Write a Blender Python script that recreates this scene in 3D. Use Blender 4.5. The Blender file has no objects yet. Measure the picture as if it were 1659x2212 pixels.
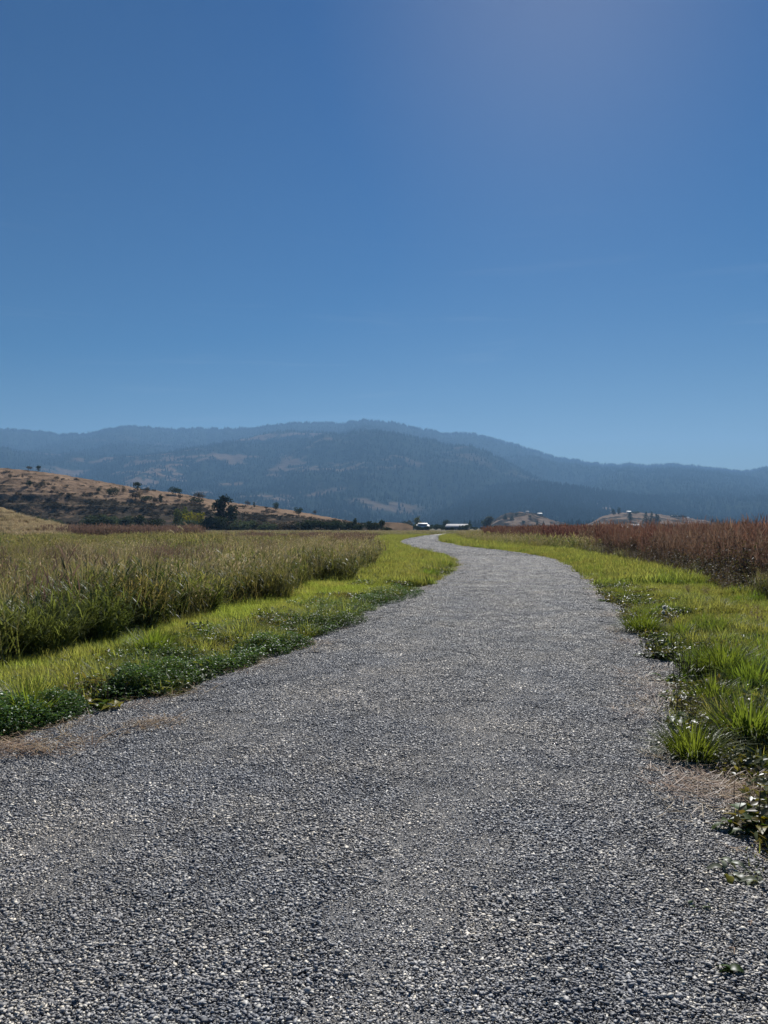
import bpy, bmesh, math, random
import numpy as np
from mathutils import Vector, Matrix
from mathutils.bvhtree import BVHTree

random.seed(7)
RNG = np.random.default_rng(7)
C = bpy.context.scene.collection
scene = bpy.context.scene
PI = math.pi
R = math.radians

# ---------------------------------------------------------------- camera
EYE = 1.6
FPX, IW, IH, HOR = 1675.0, 1659.0, 2212.0, 1140.0       # focal length, picture size and horizon row in the units used for layout
PITCH = math.atan((HOR - IH / 2) / FPX)
cd = bpy.data.cameras.new('camera')
cd.sensor_fit = 'VERTICAL'
cd.sensor_height = 24.0
cd.lens = 24.0 * FPX / IH
cd.clip_start = 0.05
cd.clip_end = 60000
cam = bpy.data.objects.new('camera', cd)
C.objects.link(cam)
cam.location = (0, 0, EYE)
cam.rotation_euler = (PI / 2 + PITCH, 0, 0)
scene.camera = cam

# ---------------------------------------------------------------- sky, sun, exposure
SUN_EL, SUN_AZ = R(38.0), R(13.0)
w = bpy.data.worlds.new('World')
scene.world = w
w.use_nodes = True
wn = w.node_tree
bg = wn.nodes['Background']
sky = wn.nodes.new('ShaderNodeTexSky')
sky.sky_type = 'NISHITA'
sky.sun_disc = False
sky.sun_elevation = SUN_EL
sky.sun_rotation = SUN_AZ
sky.altitude = 500
sky.air_density = 1.35
sky.dust_density = 0.4
sky.ozone_density = 4.0
hsv = wn.nodes.new('ShaderNodeHueSaturation')
hsv.inputs['Saturation'].default_value = 1.85
hsv.inputs['Hue'].default_value = 0.514
hsv.inputs['Value'].default_value = 0.49
wn.links.new(sky.outputs[0], hsv.inputs['Color'])
# a breath of thin high cloud, streaked level, low in the sky
tcw = wn.nodes.new('ShaderNodeTexCoord')
mpw = wn.nodes.new('ShaderNodeMapping'); mpw.inputs['Scale'].default_value = (2.2, 2.2, 26.0)
wn.links.new(tcw.outputs['Generated'], mpw.inputs[0])
nzw = wn.nodes.new('ShaderNodeTexNoise'); nzw.inputs['Scale'].default_value = 1.6; nzw.inputs['Detail'].default_value = 6; nzw.inputs['Distortion'].default_value = 0.6
wn.links.new(mpw.outputs[0], nzw.inputs['Vector'])
mrw = wn.nodes.new('ShaderNodeMapRange'); mrw.inputs[1].default_value = 0.60; mrw.inputs[2].default_value = 0.85; mrw.inputs[4].default_value = 0.08
wn.links.new(nzw.outputs['Fac'], mrw.inputs[0])
mxw = wn.nodes.new('ShaderNodeMix'); mxw.data_type = 'RGBA'
mxw.inputs[7].default_value = (8.0, 8.8, 9.6, 1)
spw = wn.nodes.new('ShaderNodeSeparateXYZ'); wn.links.new(tcw.outputs['Generated'], spw.inputs[0])
mz = wn.nodes.new('ShaderNodeMapRange'); mz.inputs[1].default_value = 0.22; mz.inputs[2].default_value = 0.40; mz.inputs[3].default_value = 1.6; mz.inputs[4].default_value = 0.0
wn.links.new(spw.outputs['Z'], mz.inputs[0])
mm = wn.nodes.new('ShaderNodeMath'); mm.operation = 'MULTIPLY'; wn.links.new(mrw.outputs[0], mm.inputs[0]); wn.links.new(mz.outputs[0], mm.inputs[1])
wn.links.new(mm.outputs[0], mxw.inputs[0]); wn.links.new(hsv.outputs[0], mxw.inputs[6])
wn.links.new(mxw.outputs[2], bg.inputs[0])
bg.inputs[1].default_value = 0.05
sl = bpy.data.lights.new('sun', 'SUN')
sl.energy = 5.0
sl.angle = R(0.53)
sl.color = (1.0, 0.95, 0.87)
so = bpy.data.objects.new('sun', sl)
C.objects.link(so)
so.location = (0, 30, 60)
sdir = Vector((math.sin(SUN_AZ) * math.cos(SUN_EL), math.cos(SUN_AZ) * math.cos(SUN_EL), math.sin(SUN_EL)))
so.rotation_euler = (-sdir).to_track_quat('-Z', 'Y').to_euler()
scene.view_settings.view_transform = 'Standard'
scene.view_settings.look = 'None'
scene.view_settings.gamma = 1.0
scene.view_settings.exposure = 0.5
cy = scene.cycles
cy.max_bounces = 6
cy.diffuse_bounces = 3
cy.glossy_bounces = 2
cy.transmission_bounces = 3
cy.transparent_max_bounces = 8
cy.volume_bounces = 0
cy.caustics_reflective = False
cy.caustics_refractive = False

# ---------------------------------------------------------------- layout helpers
def ray(x, y):
    """picture point -> (X, Z) per metre of forward distance"""
    u, v = (x - IW / 2) / FPX, (IH / 2 - y) / FPX
    f = math.cos(PITCH) - v * math.sin(PITCH)
    return u / f, (math.sin(PITCH) + v * math.cos(PITCH)) / f

def at(x, y, d):
    a, b = ray(x, y)
    return Vector((a * d, d, EYE + b * d))

def onground(x, y):
    a, b = ray(x, y)
    d = -EYE / b
    return Vector((a * d, d, 0))

def ph(x, y):            # a point measured on the full size photograph
    return x / 1.33755, y / 1.33755

def hash2(ix, iy, seed):
    h = (ix.astype(np.int64) * 374761393 + iy.astype(np.int64) * 668265263 + seed * 974711) & 0xFFFFFFFF
    h = ((h ^ (h >> 13)) * 1274126177) & 0xFFFFFFFF
    h = (h ^ (h >> 16)) & 0xFFFFFFFF
    return h / 4294967295.0

def vn(x, y, seed=0):
    x = np.asarray(x, float); y = np.asarray(y, float)
    ix, iy = np.floor(x), np.floor(y)
    fx, fy = x - ix, y - iy
    fx = fx * fx * (3 - 2 * fx); fy = fy * fy * (3 - 2 * fy)
    a = hash2(ix, iy, seed); b = hash2(ix + 1, iy, seed); c = hash2(ix, iy + 1, seed); d = hash2(ix + 1, iy + 1, seed)
    return (a * (1 - fx) + b * fx) * (1 - fy) + (c * (1 - fx) + d * fx) * fy

def fbm(x, y, seed=0, octv=4):
    s, a, t = 0, 0.5, 0
    for o in range(octv):
        s = s + a * vn(np.asarray(x) * 2 ** o + 17.3 * o, np.asarray(y) * 2 ** o - 9.1 * o, seed + o)
        t += a; a *= 0.5
    return s / t

# ---------------------------------------------------------------- materials
def newmat(name):
    m = bpy.data.materials.new(name)
    m.use_nodes = True
    nt = m.node_tree
    nt.nodes.clear()
    return m, nt, nt.nodes, nt.links

def ramp(N, stops, interp='LINEAR'):
    r = N.new('ShaderNodeValToRGB')
    r.color_ramp.interpolation = interp
    e = r.color_ramp.elements
    while len(e) < len(stops):
        e.new(0.5)
    for el, (p, c) in zip(e, stops):
        el.position = p
        el.color = (*c, 1)
    return r

def mixc(N, L, fac, a, b, mode='MIX'):
    m = N.new('ShaderNodeMix')
    m.data_type = 'RGBA'
    m.blend_type = mode
    for s, v in ((m.inputs[0], fac), (m.inputs[6], a), (m.inputs[7], b)):
        if isinstance(v, (int, float)):
            s.default_value = v
        elif isinstance(v, tuple):
            s.default_value = (*v, 1)
        else:
            L.new(v, s)
    return m.outputs[2]

def noise_node(N, L, vec, scale, detail=3, rough=0.55):
    n = N.new('ShaderNodeTexNoise')
    n.inputs['Scale'].default_value = scale
    n.inputs['Detail'].default_value = detail
    n.inputs['Roughness'].default_value = rough
    if vec is not None:
        L.new(vec, n.inputs['Vector'])
    return n

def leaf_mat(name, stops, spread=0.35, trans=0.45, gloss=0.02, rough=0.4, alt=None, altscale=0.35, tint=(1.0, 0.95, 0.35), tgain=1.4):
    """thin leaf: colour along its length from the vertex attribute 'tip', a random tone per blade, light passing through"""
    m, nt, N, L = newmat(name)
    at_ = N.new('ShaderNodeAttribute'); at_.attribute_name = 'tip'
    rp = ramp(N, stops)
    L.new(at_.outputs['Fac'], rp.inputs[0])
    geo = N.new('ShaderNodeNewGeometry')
    col = rp.outputs[0]
    if alt:
        nz = noise_node(N, L, geo.outputs['Position'], altscale, 2)
        mr = N.new('ShaderNodeMapRange')
        mr.inputs[1].default_value = 0.42; mr.inputs[2].default_value = 0.62
        L.new(nz.outputs['Fac'], mr.inputs[0])
        ad = N.new('ShaderNodeMath'); ad.operation = 'MULTIPLY_ADD'; ad.use_clamp = True
        L.new(geo.outputs['Random Per Island'], ad.inputs[0]); ad.inputs[1].default_value = 0.7
        sb = N.new('ShaderNodeMath'); sb.operation = 'SUBTRACT'; sb.inputs[1].default_value = 0.35
        L.new(mr.outputs[0], sb.inputs[0]); L.new(sb.outputs[0], ad.inputs[2])
        col = mixc(N, L, ad.outputs[0], col, alt)
    hv = N.new('ShaderNodeHueSaturation')
    oi = N.new('ShaderNodeObjectInfo')
    av = N.new('ShaderNodeMath'); av.operation = 'MULTIPLY_ADD'
    L.new(geo.outputs['Random Per Island'], av.inputs[0]); av.inputs[1].default_value = 0.7
    o3 = N.new('ShaderNodeMath'); o3.operation = 'MULTIPLY'; o3.inputs[1].default_value = 0.3
    L.new(oi.outputs['Random'], o3.inputs[0]); L.new(o3.outputs[0], av.inputs[2])
    mv = N.new('ShaderNodeMapRange')
    mv.inputs[3].default_value = 1 - spread; mv.inputs[4].default_value = 1 + spread
    L.new(av.outputs[0], mv.inputs[0]); L.new(mv.outputs[0], hv.inputs['Value'])
    mh = N.new('ShaderNodeMapRange'); mh.inputs[3].default_value = 0.482; mh.inputs[4].default_value = 0.518
    L.new(oi.outputs['Random'], mh.inputs[0]); L.new(mh.outputs[0], hv.inputs['Hue'])
    L.new(col, hv.inputs['Color'])
    df = N.new('ShaderNodeBsdfDiffuse'); L.new(hv.outputs[0], df.inputs[0])
    tr = N.new('ShaderNodeBsdfTranslucent')
    tg = mixc(N, L, 1.0, hv.outputs[0], tuple(t * tgain for t in tint), 'MULTIPLY')
    L.new(tg, tr.inputs[0])
    mx = N.new('ShaderNodeMixShader'); mx.inputs[0].default_value = trans
    L.new(df.outputs[0], mx.inputs[1]); L.new(tr.outputs[0], mx.inputs[2])
    gl = N.new('ShaderNodeBsdfGlossy'); gl.inputs['Roughness'].default_value = rough
    gl.inputs['Color'].default_value = (0.9, 0.93, 1, 1)
    m2 = N.new('ShaderNodeMixShader'); m2.inputs[0].default_value = gloss
    L.new(mx.outputs[0], m2.inputs[1]); L.new(gl.outputs[0], m2.inputs[2])
    out = N.new('ShaderNodeOutputMaterial'); L.new(m2.outputs[0], out.inputs[0])
    return m

def plain_mat(name, col, rough=0.8, var=0.25, scale=3.0, bump=0.0, spec=0.3):
    m, nt, N, L = newmat(name)
    tc = N.new('ShaderNodeTexCoord')
    nz = noise_node(N, L, tc.outputs['Object'], scale, 5)
    rp = ramp(N, [(0.3, tuple(c * (1 - var) for c in col)), (0.7, tuple(min(1, c * (1 + var)) for c in col))])
    L.new(nz.outputs['Fac'], rp.inputs[0])
    b = N.new('ShaderNodeBsdfPrincipled')
    b.inputs['Roughness'].default_value = rough
    b.inputs['Specular IOR Level'].default_value = spec
    L.new(rp.outputs[0], b.inputs['Base Color'])
    if bump:
        bp = N.new('ShaderNodeBump'); bp.inputs['Strength'].default_value = bump
        L.new(nz.outputs['Fac'], bp.inputs['Height']); L.new(bp.outputs[0], b.inputs['Normal'])
    out = N.new('ShaderNodeOutputMaterial'); L.new(b.outputs[0], out.inputs[0])
    return m

# ---------------------------------------------------------------- mesh helpers
def mesh_np(name, V, F, mats, tip=None, midx=None, smooth=False):
    """V (n,3) array; F list of index arrays (k,3) or (k,4)"""
    me = bpy.data.meshes.new(name)
    F = [f for f in (F if isinstance(F, list) else [F]) if len(f)]
    V = np.asarray(V, np.float32)
    me.vertices.add(len(V)); me.vertices.foreach_set('co', V.ravel())
    tot = [np.full(len(f), f.shape[1]) for f in F]
    tot = np.concatenate(tot)
    loops = np.concatenate([f.ravel() for f in F]).astype(np.int32)
    me.loops.add(len(loops)); me.loops.foreach_set('vertex_index', loops)
    me.polygons.add(len(tot))
    st = np.concatenate([[0], np.cumsum(tot)[:-1]]).astype(np.int32)
    me.polygons.foreach_set('loop_start', st)
    for m in (mats if isinstance(mats, (list, tuple)) else [mats]):
        me.materials.append(m)
    if midx is not None:
        me.polygons.foreach_set('material_index', np.asarray(midx, np.int32))
    if smooth:
        me.polygons.foreach_set('use_smooth', np.ones(len(tot), bool))
    if tip is not None:
        a = me.attributes.new('tip', 'FLOAT', 'POINT'); a.data.foreach_set('value', np.asarray(tip, np.float32))
    me.update(calc_edges=True)
    me.validate()
    return me

class MB:
    """collects vertices, faces, tip values and material slots for ONE mesh"""
    def __init__(s):
        s.V, s.F3, s.F4, s.T, s.M3, s.M4, s.n = [], [], [], [], [], [], 0
    def add(s, V, F, tip=None, mat=0):
        V = np.asarray(V, float).reshape(-1, 3); F = np.asarray(F, int)
        s.V.append(V); s.T.append(np.zeros(len(V)) if tip is None else np.asarray(tip, float))
        if F.shape[1] == 3:
            s.F3.append(F + s.n); s.M3.append(np.full(len(F), mat))
        else:
            s.F4.append(F + s.n); s.M4.append(np.full(len(F), mat))
        s.n += len(V)
    def box(s, x0, x1, y0, y1, z0, z1, mat=0):
        V = [(x, y, z) for z in (z0, z1) for y in (y0, y1) for x in (x0, x1)]
        s.add(V, [(0, 2, 3, 1), (4, 5, 7, 6), (0, 1, 5, 4), (2, 6, 7, 3), (0, 4, 6, 2), (1, 3, 7, 5)], mat=mat)
    def tube(s, pts, rads, k=6, mat=0, t0=0, t1=1):
        pts = [Vector(p) for p in pts]
        V, T = [], []
        for i, p in enumerate(pts):
            d = (pts[min(i + 1, len(pts) - 1)] - pts[max(i - 1, 0)]).normalized()
            a = d.orthogonal().normalized(); b = d.cross(a)
            for j in range(k):
                an = 2 * PI * j / k
                V.append(p + (a * math.cos(an) + b * math.sin(an)) * rads[i]); T.append(t0 + (t1 - t0) * i / (len(pts) - 1))
        F = [(i * k + j, i * k + (j + 1) % k, (i + 1) * k + (j + 1) % k, (i + 1) * k + j) for i in range(len(pts) - 1) for j in range(k)]
        s.add([tuple(v) for v in V], F, T, mat)
    def mesh(s, name, mats, smooth=False):
        F, mi = [], []
        if s.F3: F.append(np.concatenate(s.F3)); mi.append(np.concatenate(s.M3))
        if s.F4: F.append(np.concatenate(s.F4)); mi.append(np.concatenate(s.M4))
        return mesh_np(name, np.concatenate(s.V), F, mats, np.concatenate(s.T), np.concatenate(mi), smooth)

def link(name, me, parent=None, loc=(0, 0, 0), rz=0, scale=1):
    o = bpy.data.objects.new(name, me)
    C.objects.link(o)
    o.location = loc
    o.rotation_euler = (0, 0, rz)
    o.scale = (scale,) * 3 if isinstance(scale, (int, float)) else scale
    if parent: o.parent = parent
    return o

def tag(o, label=None, cat=None, group=None, kind=None):
    if label: o['label'] = label
    if cat: o['category'] = cat
    if group: o['group'] = group
    if kind: o['kind'] = kind
    return o

def thing(name, label, cat, loc=(0, 0, 0), rz=0, group=None, scale=1):
    return tag(link(name, None, None, loc, rz, scale), label, cat, group)

# ---- scatter: points with rotation, scale and a prototype number, made into instances by geometry nodes
PROTO = {}
def proto_set(key, meshes):
    col = bpy.data.collections.new(key)
    for i, me in enumerate(meshes):
        col.objects.link(bpy.data.objects.new('%s_%02d' % (key, i), me))
    PROTO[key] = (col, len(meshes))

def scatter(name, key, P, rot, scl, idx=None, parent=None, kind='stuff', label=None, tone=None):
    col, n = PROTO[key]
    P = np.asarray(P, np.float32)
    me = bpy.data.meshes.new(name)
    me.vertices.add(len(P)); me.vertices.foreach_set('co', P.ravel())
    if idx is None: idx = RNG.integers(0, n, len(P))
    for nm, ty, arr, f in (('rot', 'FLOAT_VECTOR', rot, 'vector'), ('scl', 'FLOAT_VECTOR', scl, 'vector'), ('pick', 'INT', idx, 'value'), ('tone', 'FLOAT', np.ones(len(P)) if tone is None else tone, 'value')):
        a = me.attributes.new(nm, ty, 'POINT')
        a.data.foreach_set(f, np.asarray(arr, np.int32 if ty == 'INT' else np.float32).ravel())
    o = link(name, me, parent)
    tag(o, label, None, None, kind)
    g = bpy.data.node_groups.new(name, 'GeometryNodeTree')
    g.interface.new_socket('Geometry', in_out='INPUT', socket_type='NodeSocketGeometry')
    g.interface.new_socket('Geometry', in_out='OUTPUT', socket_type='NodeSocketGeometry')
    N, L = g.nodes, g.links
    gi, go = N.new('NodeGroupInput'), N.new('NodeGroupOutput')
    ci = N.new('GeometryNodeCollectionInfo')
    ci.inputs['Collection'].default_value = col
    ci.inputs['Separate Children'].default_value = True
    ci.inputs['Reset Children'].default_value = True
    ip = N.new('GeometryNodeInstanceOnPoints')
    ip.inputs['Pick Instance'].default_value = True
    def na(nm, ty):
        a = N.new('GeometryNodeInputNamedAttribute'); a.data_type = ty; a.inputs['Name'].default_value = nm
        return a.outputs['Attribute']
    L.new(gi.outputs[0], ip.inputs['Points'])
    L.new(ci.outputs[0], ip.inputs['Instance'])
    L.new(na('pick', 'INT'), ip.inputs['Instance Index'])
    L.new(na('rot', 'FLOAT_VECTOR'), ip.inputs['Rotation'])
    L.new(na('scl', 'FLOAT_VECTOR'), ip.inputs['Scale'])
    L.new(ip.outputs[0], go.inputs[0])
    o.modifiers.new('scatter', 'NODES').node_group = g
    return o

def rnd_rot(n, tilt=0.0):
    return np.stack([RNG.normal(0, tilt, n) if tilt else np.zeros(n), RNG.normal(0, tilt, n) if tilt else np.zeros(n), RNG.uniform(0, 2 * PI, n)], 1)

def uscl(a, xy=1.0):
    a = np.asarray(a, float)
    return np.stack([a * xy, a * xy, a], 1)
# ================================================================= the lie of the land
PXS = 1.0
def edge(pts):
    q = sorted([(onground(*p).y, onground(*p).x) for p in pts])
    return np.array([a for a, b in q]), np.array([b for a, b in q])
L_D = np.array([-6, 2.4, 5.89, 6.62, 7.15, 7.44, 8.65, 10.7, 14.9, 19.85, 27, 33.5, 38, 45, 53.6, 66, 83.7, 100, 116, 157, 220])
L_X = np.array([-6.4, -4.0, -2.95, -2.78, -2.50, -2.08, -1.83, -1.15, -0.35, 0.84, 2.25, 3.15, 3.45, 3.3, 2.74, 1.9, 1.5, 2.1, 3.5, 8.0, 18])
R_D = np.array([-6, 2.4, 4.06, 4.79, 5.25, 5.7, 6.38, 7.44, 8.1, 9.24, 11.2, 14.1, 18.5, 25.5, 31.5, 41.2, 53.6, 67, 89, 149, 220])
R_X = np.array([0.9, 1.72, 2.02, 2.2, 2.3, 2.3, 2.42, 2.80, 3.0, 3.26, 3.82, 4.45, 5.25, 6.8, 7.85, 9.0, 8.6, 7.0, 6.6, 11.0, 22])
T_D = np.array([-6, 5, 9.02, 10.1, 11.03, 13.5, 16, 22.9, 33.9, 40, 60, 95, 130, 200])
T_X = np.array([-6.6, -5.2, -4.5, -4.5, -4.1, -3.4, -2.7, -1.55, -0.75, -0.6, -0.8, -1.7, -1.5, 5])
W_D = np.array([-6, 9, 16.5, 25.8, 36.7, 55, 79, 95, 120, 200])
W_X = np.array([4.9, 6.4, 8.1, 9.7, 11.2, 12.4, 12.2, 11.2, 13, 28])
def Lx(y): return np.interp(y, L_D, L_X)
def Rx(y): return np.interp(y, R_D, R_X)
def Tx(y): return np.interp(y, T_D, T_X)
def Wx(y): return np.interp(y, W_D, W_X)
def gz(x, y):
    """height of the soil: level under the path, a little uneven beside it"""
    x = np.asarray(x, float); y = np.asarray(y, float)
    out = np.maximum(Lx(y) - x, x - Rx(y))
    k = np.clip(out / 1.2, 0, 1)
    base = -0.05 * (1 - k) + k * (0.10 * (fbm(x * 0.8, y * 0.8, 3, 3) - 0.5) + 0.0)
    return np.where(y > 230, -0.05, base)

def grid_mesh(name, X, Y, Z, mat, attr=None, smooth=True):
    r, c = X.shape
    V = np.stack([X.ravel(), Y.ravel(), Z.ravel()], 1)
    i = np.arange(r * c).reshape(r, c)
    F = np.stack([i[:-1, :-1].ravel(), i[:-1, 1:].ravel(), i[1:, 1:].ravel(), i[1:, :-1].ravel()], 1)
    me = mesh_np(name, V, F, mat, None, None, smooth)
    if attr is not None:
        for nm, A in attr.items():
            a = me.attributes.new(nm, 'FLOAT', 'POINT'); a.data.foreach_set('value', A.ravel().astype(np.float32))
    return me

# ---- ground sheet out to the foot of the mountains
m_ground, nt, N, L = newmat('field_soil_and_thatch')
geo = N.new('ShaderNodeNewGeometry')
mp = N.new('ShaderNodeMapping'); mp.inputs['Scale'].default_value = (0.35, 1, 1)
L.new(geo.outputs['Position'], mp.inputs[0])
n1 = noise_node(N, L, mp.outputs[0], 0.02, 5)
n2 = noise_node(N, L, geo.outputs['Position'], 9.0, 6, 0.7)
c1 = ramp(N, [(0.35, (0.070, 0.072, 0.028)), (0.5, (0.14, 0.12, 0.06)), (0.65, (0.10, 0.09, 0.04))])
L.new(n1.outputs['Fac'], c1.inputs[0])
c2 = ramp(N, [(0.3, (0.45, 0.43, 0.40)), (0.7, (1.25, 1.2, 1.1))]); L.new(n2.outputs['Fac'], c2.inputs[0])
cc = mixc(N, L, 1.0, c1.outputs[0], c2.outputs[0], 'MULTIPLY')
b = N.new('ShaderNodeBsdfPrincipled'); b.inputs['Roughness'].default_value = 0.95; b.inputs['Specular IOR Level'].default_value = 0.1
L.new(cc, b.inputs['Base Color'])
bp = N.new('ShaderNodeBump'); bp.inputs['Strength'].default_value = 0.6; bp.inputs['Distance'].default_value = 0.03
L.new(n2.outputs['Fac'], bp.inputs['Height']); L.new(bp.outputs[0], b.inputs['Normal'])
o = N.new('ShaderNodeOutputMaterial'); L.new(b.outputs[0], o.inputs[0])
gx = np.concatenate([-np.geomspace(8200, 14, 34), np.linspace(-13.5, 13.5, 109), np.geomspace(14, 8200, 34)])
gy = np.concatenate([-np.geomspace(350, 3, 10), np.linspace(-2, 40, 141), np.geomspace(41, 9800, 70)])
GX, GY = np.meshgrid(gx, gy)
ground = tag(link('ground', grid_mesh('ground', GX, GY, gz(GX, GY), m_ground)), 'flat dry grass valley floor', None, None, 'structure')

# ---- the gravel road, its crown and soft wheel hollows
m_gravel, nt, N, L = newmat('grey_gravel_bed')
geo = N.new('ShaderNodeNewGeometry')
vo = N.new('ShaderNodeTexVoronoi'); vo.inputs['Scale'].default_value = 150; L.new(geo.outputs['Position'], vo.inputs['Vector'])
sp = N.new('ShaderNodeSeparateColor'); L.new(vo.outputs['Color'], sp.inputs[0])
c1 = ramp(N, [(0.0, (0.09, 0.093, 0.10)), (0.6, (0.16, 0.163, 0.17)), (1.0, (0.27, 0.27, 0.27))])
L.new(sp.outputs[0], c1.inputs[0])
n1 = noise_node(N, L, geo.outputs['Position'], 0.7, 4)
c2 = ramp(N, [(0.35, (0.8, 0.82, 0.85)), (0.65, (1.15, 1.1, 1.03))]); L.new(n1.outputs['Fac'], c2.inputs[0])
cc = mixc(N, L, 1.0, c1.outputs[0], c2.outputs[0], 'MULTIPLY')
b = N.new('ShaderNodeBsdfPrincipled'); b.inputs['Roughness'].default_value = 0.8
L.new(cc, b.inputs['Base Color'])
bp = N.new('ShaderNodeBump'); bp.inputs['Strength'].default_value = 0.9; bp.inputs['Distance'].default_value = 0.004; bp.invert = True
L.new(vo.outputs['Distance'], bp.inputs['Height']); L.new(bp.outputs[0], b.inputs['Normal'])
o = N.new('ShaderNodeOutputMaterial'); L.new(b.outputs[0], o.inputs[0])
ry = np.concatenate([np.linspace(-5, 40, 226), np.linspace(40.5, 210, 170)])
ru = np.linspace(0, 1, 41)
RU, RY = np.meshgrid(ru, ry)
wob = 0.10 * (fbm(RY * 0.9, RU * 0, 31, 3) - 0.5)
RX = Lx(RY) - 0.25 + wob + RU * (Rx(RY) - Lx(RY) + 0.5)
def track(x, y):
    """1 in the two wheel tracks, 0 elsewhere"""
    q = (x - Lx(y)) / (Rx(y) - Lx(y)) + 0.03 * (fbm(y * 0.35, y * 0, 8, 2) - 0.5)
    return np.clip(np.exp(-((q - 0.33) / 0.065) ** 2) + np.exp(-((q - 0.69) / 0.065) ** 2), 0, 1) * (0.55 + 0.7 * fbm(x * .8, y * .15, 9, 3))
def road_z(x, y):
    u = np.clip((x - Lx(y)) / (Rx(y) - Lx(y)), -0.1, 1.1)
    e = np.clip(np.minimum(u, 1 - u) / 0.06, -1, 1)
    rut = 0.009 * (np.exp(-((u - 0.33) / 0.07) ** 2) + np.exp(-((u - 0.69) / 0.07) ** 2))
    return 0.02 * e - 0.012 - rut + 0.018 * (fbm(x * 1.3, y * 1.3, 5, 2) - 0.5) * np.clip(e, 0, 1)
road = tag(link('gravel_road', grid_mesh('gravel_road', RX, RY, road_z(RX, RY) - 0.006, m_gravel)), 'grey gravel farm track curving left then right into the meadow', None, None, 'structure')

# ================================================================= hills and mountains
def hill_mat(name, forest, meadow, scale):
    m, nt, N, L = newmat(name)
    geo = N.new('ShaderNodeNewGeometry')
    a = N.new('ShaderNodeAttribute'); a.attribute_name = 'meadow'
    n1 = noise_node(N, L, geo.outputs['Position'], scale, 6, 0.65)
    f = ramp(N, [(0.3, tuple(c * 0.7 for c in forest)), (0.7, tuple(c * 1.35 for c in forest))]); L.new(n1.outputs['Fac'], f.inputs[0])
    g = ramp(N, [(0.3, tuple(c * 0.7 for c in meadow)), (0.7, tuple(c * 1.25 for c in meadow))]); L.new(n1.outputs['Fac'], g.inputs[0])
    c = mixc(N, L, a.outputs['Fac'], f.outputs[0], g.outputs[0])
    b = N.new('ShaderNodeBsdfPrincipled'); b.inputs['Roughness'].default_value = 1.0; b.inputs['Specular IOR Level'].default_value = 0.0
    L.new(c, b.inputs['Base Color'])
    bp = N.new('ShaderNodeBump'); bp.inputs['Strength'].default_value = 0.7; bp.inputs['Distance'].default_value = 0.4 / scale
    L.new(n1.outputs['Fac'], bp.inputs['Height']); L.new(bp.outputs[0], b.inputs['Normal'])
    o = N.new('ShaderNodeOutputMaterial'); L.new(b.outputs[0], o.inputs[0])
    return m

RIDGE = {}
def ridge(name, sky_pts, D, r0, back, mat, label, cols=360, rows=90, prof=1.15, amp=0.16, ns=900., seed=1, dvar=0.06, rough=0.0, meadow=None, foot_z=-4, bench=None, steps=0.0, jag=0.0):
    xs = np.array([p[0] for p in sky_pts], float); ys = np.array([p[1] for p in sky_pts], float)
    X = np.linspace(xs[0], xs[-1], cols)
    yy = np.interp(X, xs, ys)
    k = np.array([.12, .23, .3, .23, .12])
    yy = np.convolve(np.pad(yy, 2, mode='edge'), k, 'valid')
    yy = yy + jag * 2 * (fbm(X / 14., X * 0 + 5, seed + 70, 3) - 0.5)
    a = np.array([ray(x, y) for x, y in zip(X, yy)])
    Xr, Zr = a[:, 0], a[:, 1]
    Dc = D * (1 + dvar * 2 * (fbm(X / 130., X * 0, seed + 9, 3) - 0.5))
    t = np.concatenate([np.linspace(0, 1, rows), 1 + np.linspace(0.06, 1, 12)])
    Tt, _ = np.meshgrid(t, X, indexing='ij')
    Yf = r0 + (Dc - r0) * np.minimum(Tt, 1)
    Y = np.where(Tt > 1, Dc + back * (Tt - 1), Yf)
    WX = Xr[None, :] * Y
    hc = EYE + Zr * Dc
    tt = np.minimum(Tt, 1)
    if bench is None:
        f = tt ** prof
    else:
        f = np.interp(tt, [0, bench[0], 1], [0, bench[1], 1])
        f = 0.6 * f + 0.4 * (f * f * (3 - 2 * f))
    n = fbm(WX / ns, Y / ns, seed, 5)
    rg = 1 - np.abs(2 * fbm(WX / ns * 0.8 + 3.7, Y / ns * 0.35, seed + 20, 4) - 1) * 2
    H = foot_z + (hc - foot_z) * f + hc * amp * (0.5 * (n - 0.5) * 2 + 0.5 * rg - 0.25) * 4 * tt * (1 - tt)
    if steps:
        H = H + steps * np.sin(H / steps * 0.9 + 3 * n) * np.clip(4 * tt * (1 - tt), 0, 1)
    lim = EYE + Zr[None, :] * Y * (0.80 + 0.19 * tt)
    H = np.where(tt < 0.985, np.minimum(H, np.maximum(lim, foot_z)), H)
    dn = np.clip(Tt - 1, 0, 1)
    H = H * (1 - dn ** 1.3) + foot_z * dn ** 1.3
    if rough:
        H = H + rough * (fbm(WX / (rough * 4), Y / (rough * 4), seed + 40, 3) - 0.5) * 2 * np.clip(tt * 6, 0, 1)
    A = meadow(WX, Y, H, tt, np.broadcast_to(X, WX.shape)) if meadow else np.zeros_like(WX)
    me = grid_mesh(name, WX, Y, H, mat, {'meadow': A})
    o = tag(link(name, me), label, None, None, 'structure')
    bv = BVHTree.FromPolygons([tuple(v) for v in np.stack([WX.ravel(), Y.ravel(), H.ravel()], 1)], [tuple(p.vertices) for p in me.polygons])
    RIDGE[name] = dict(o=o, X=WX, Y=Y, H=H, A=A, rows=rows, px=X, bvh=bv)
    return o

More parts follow.
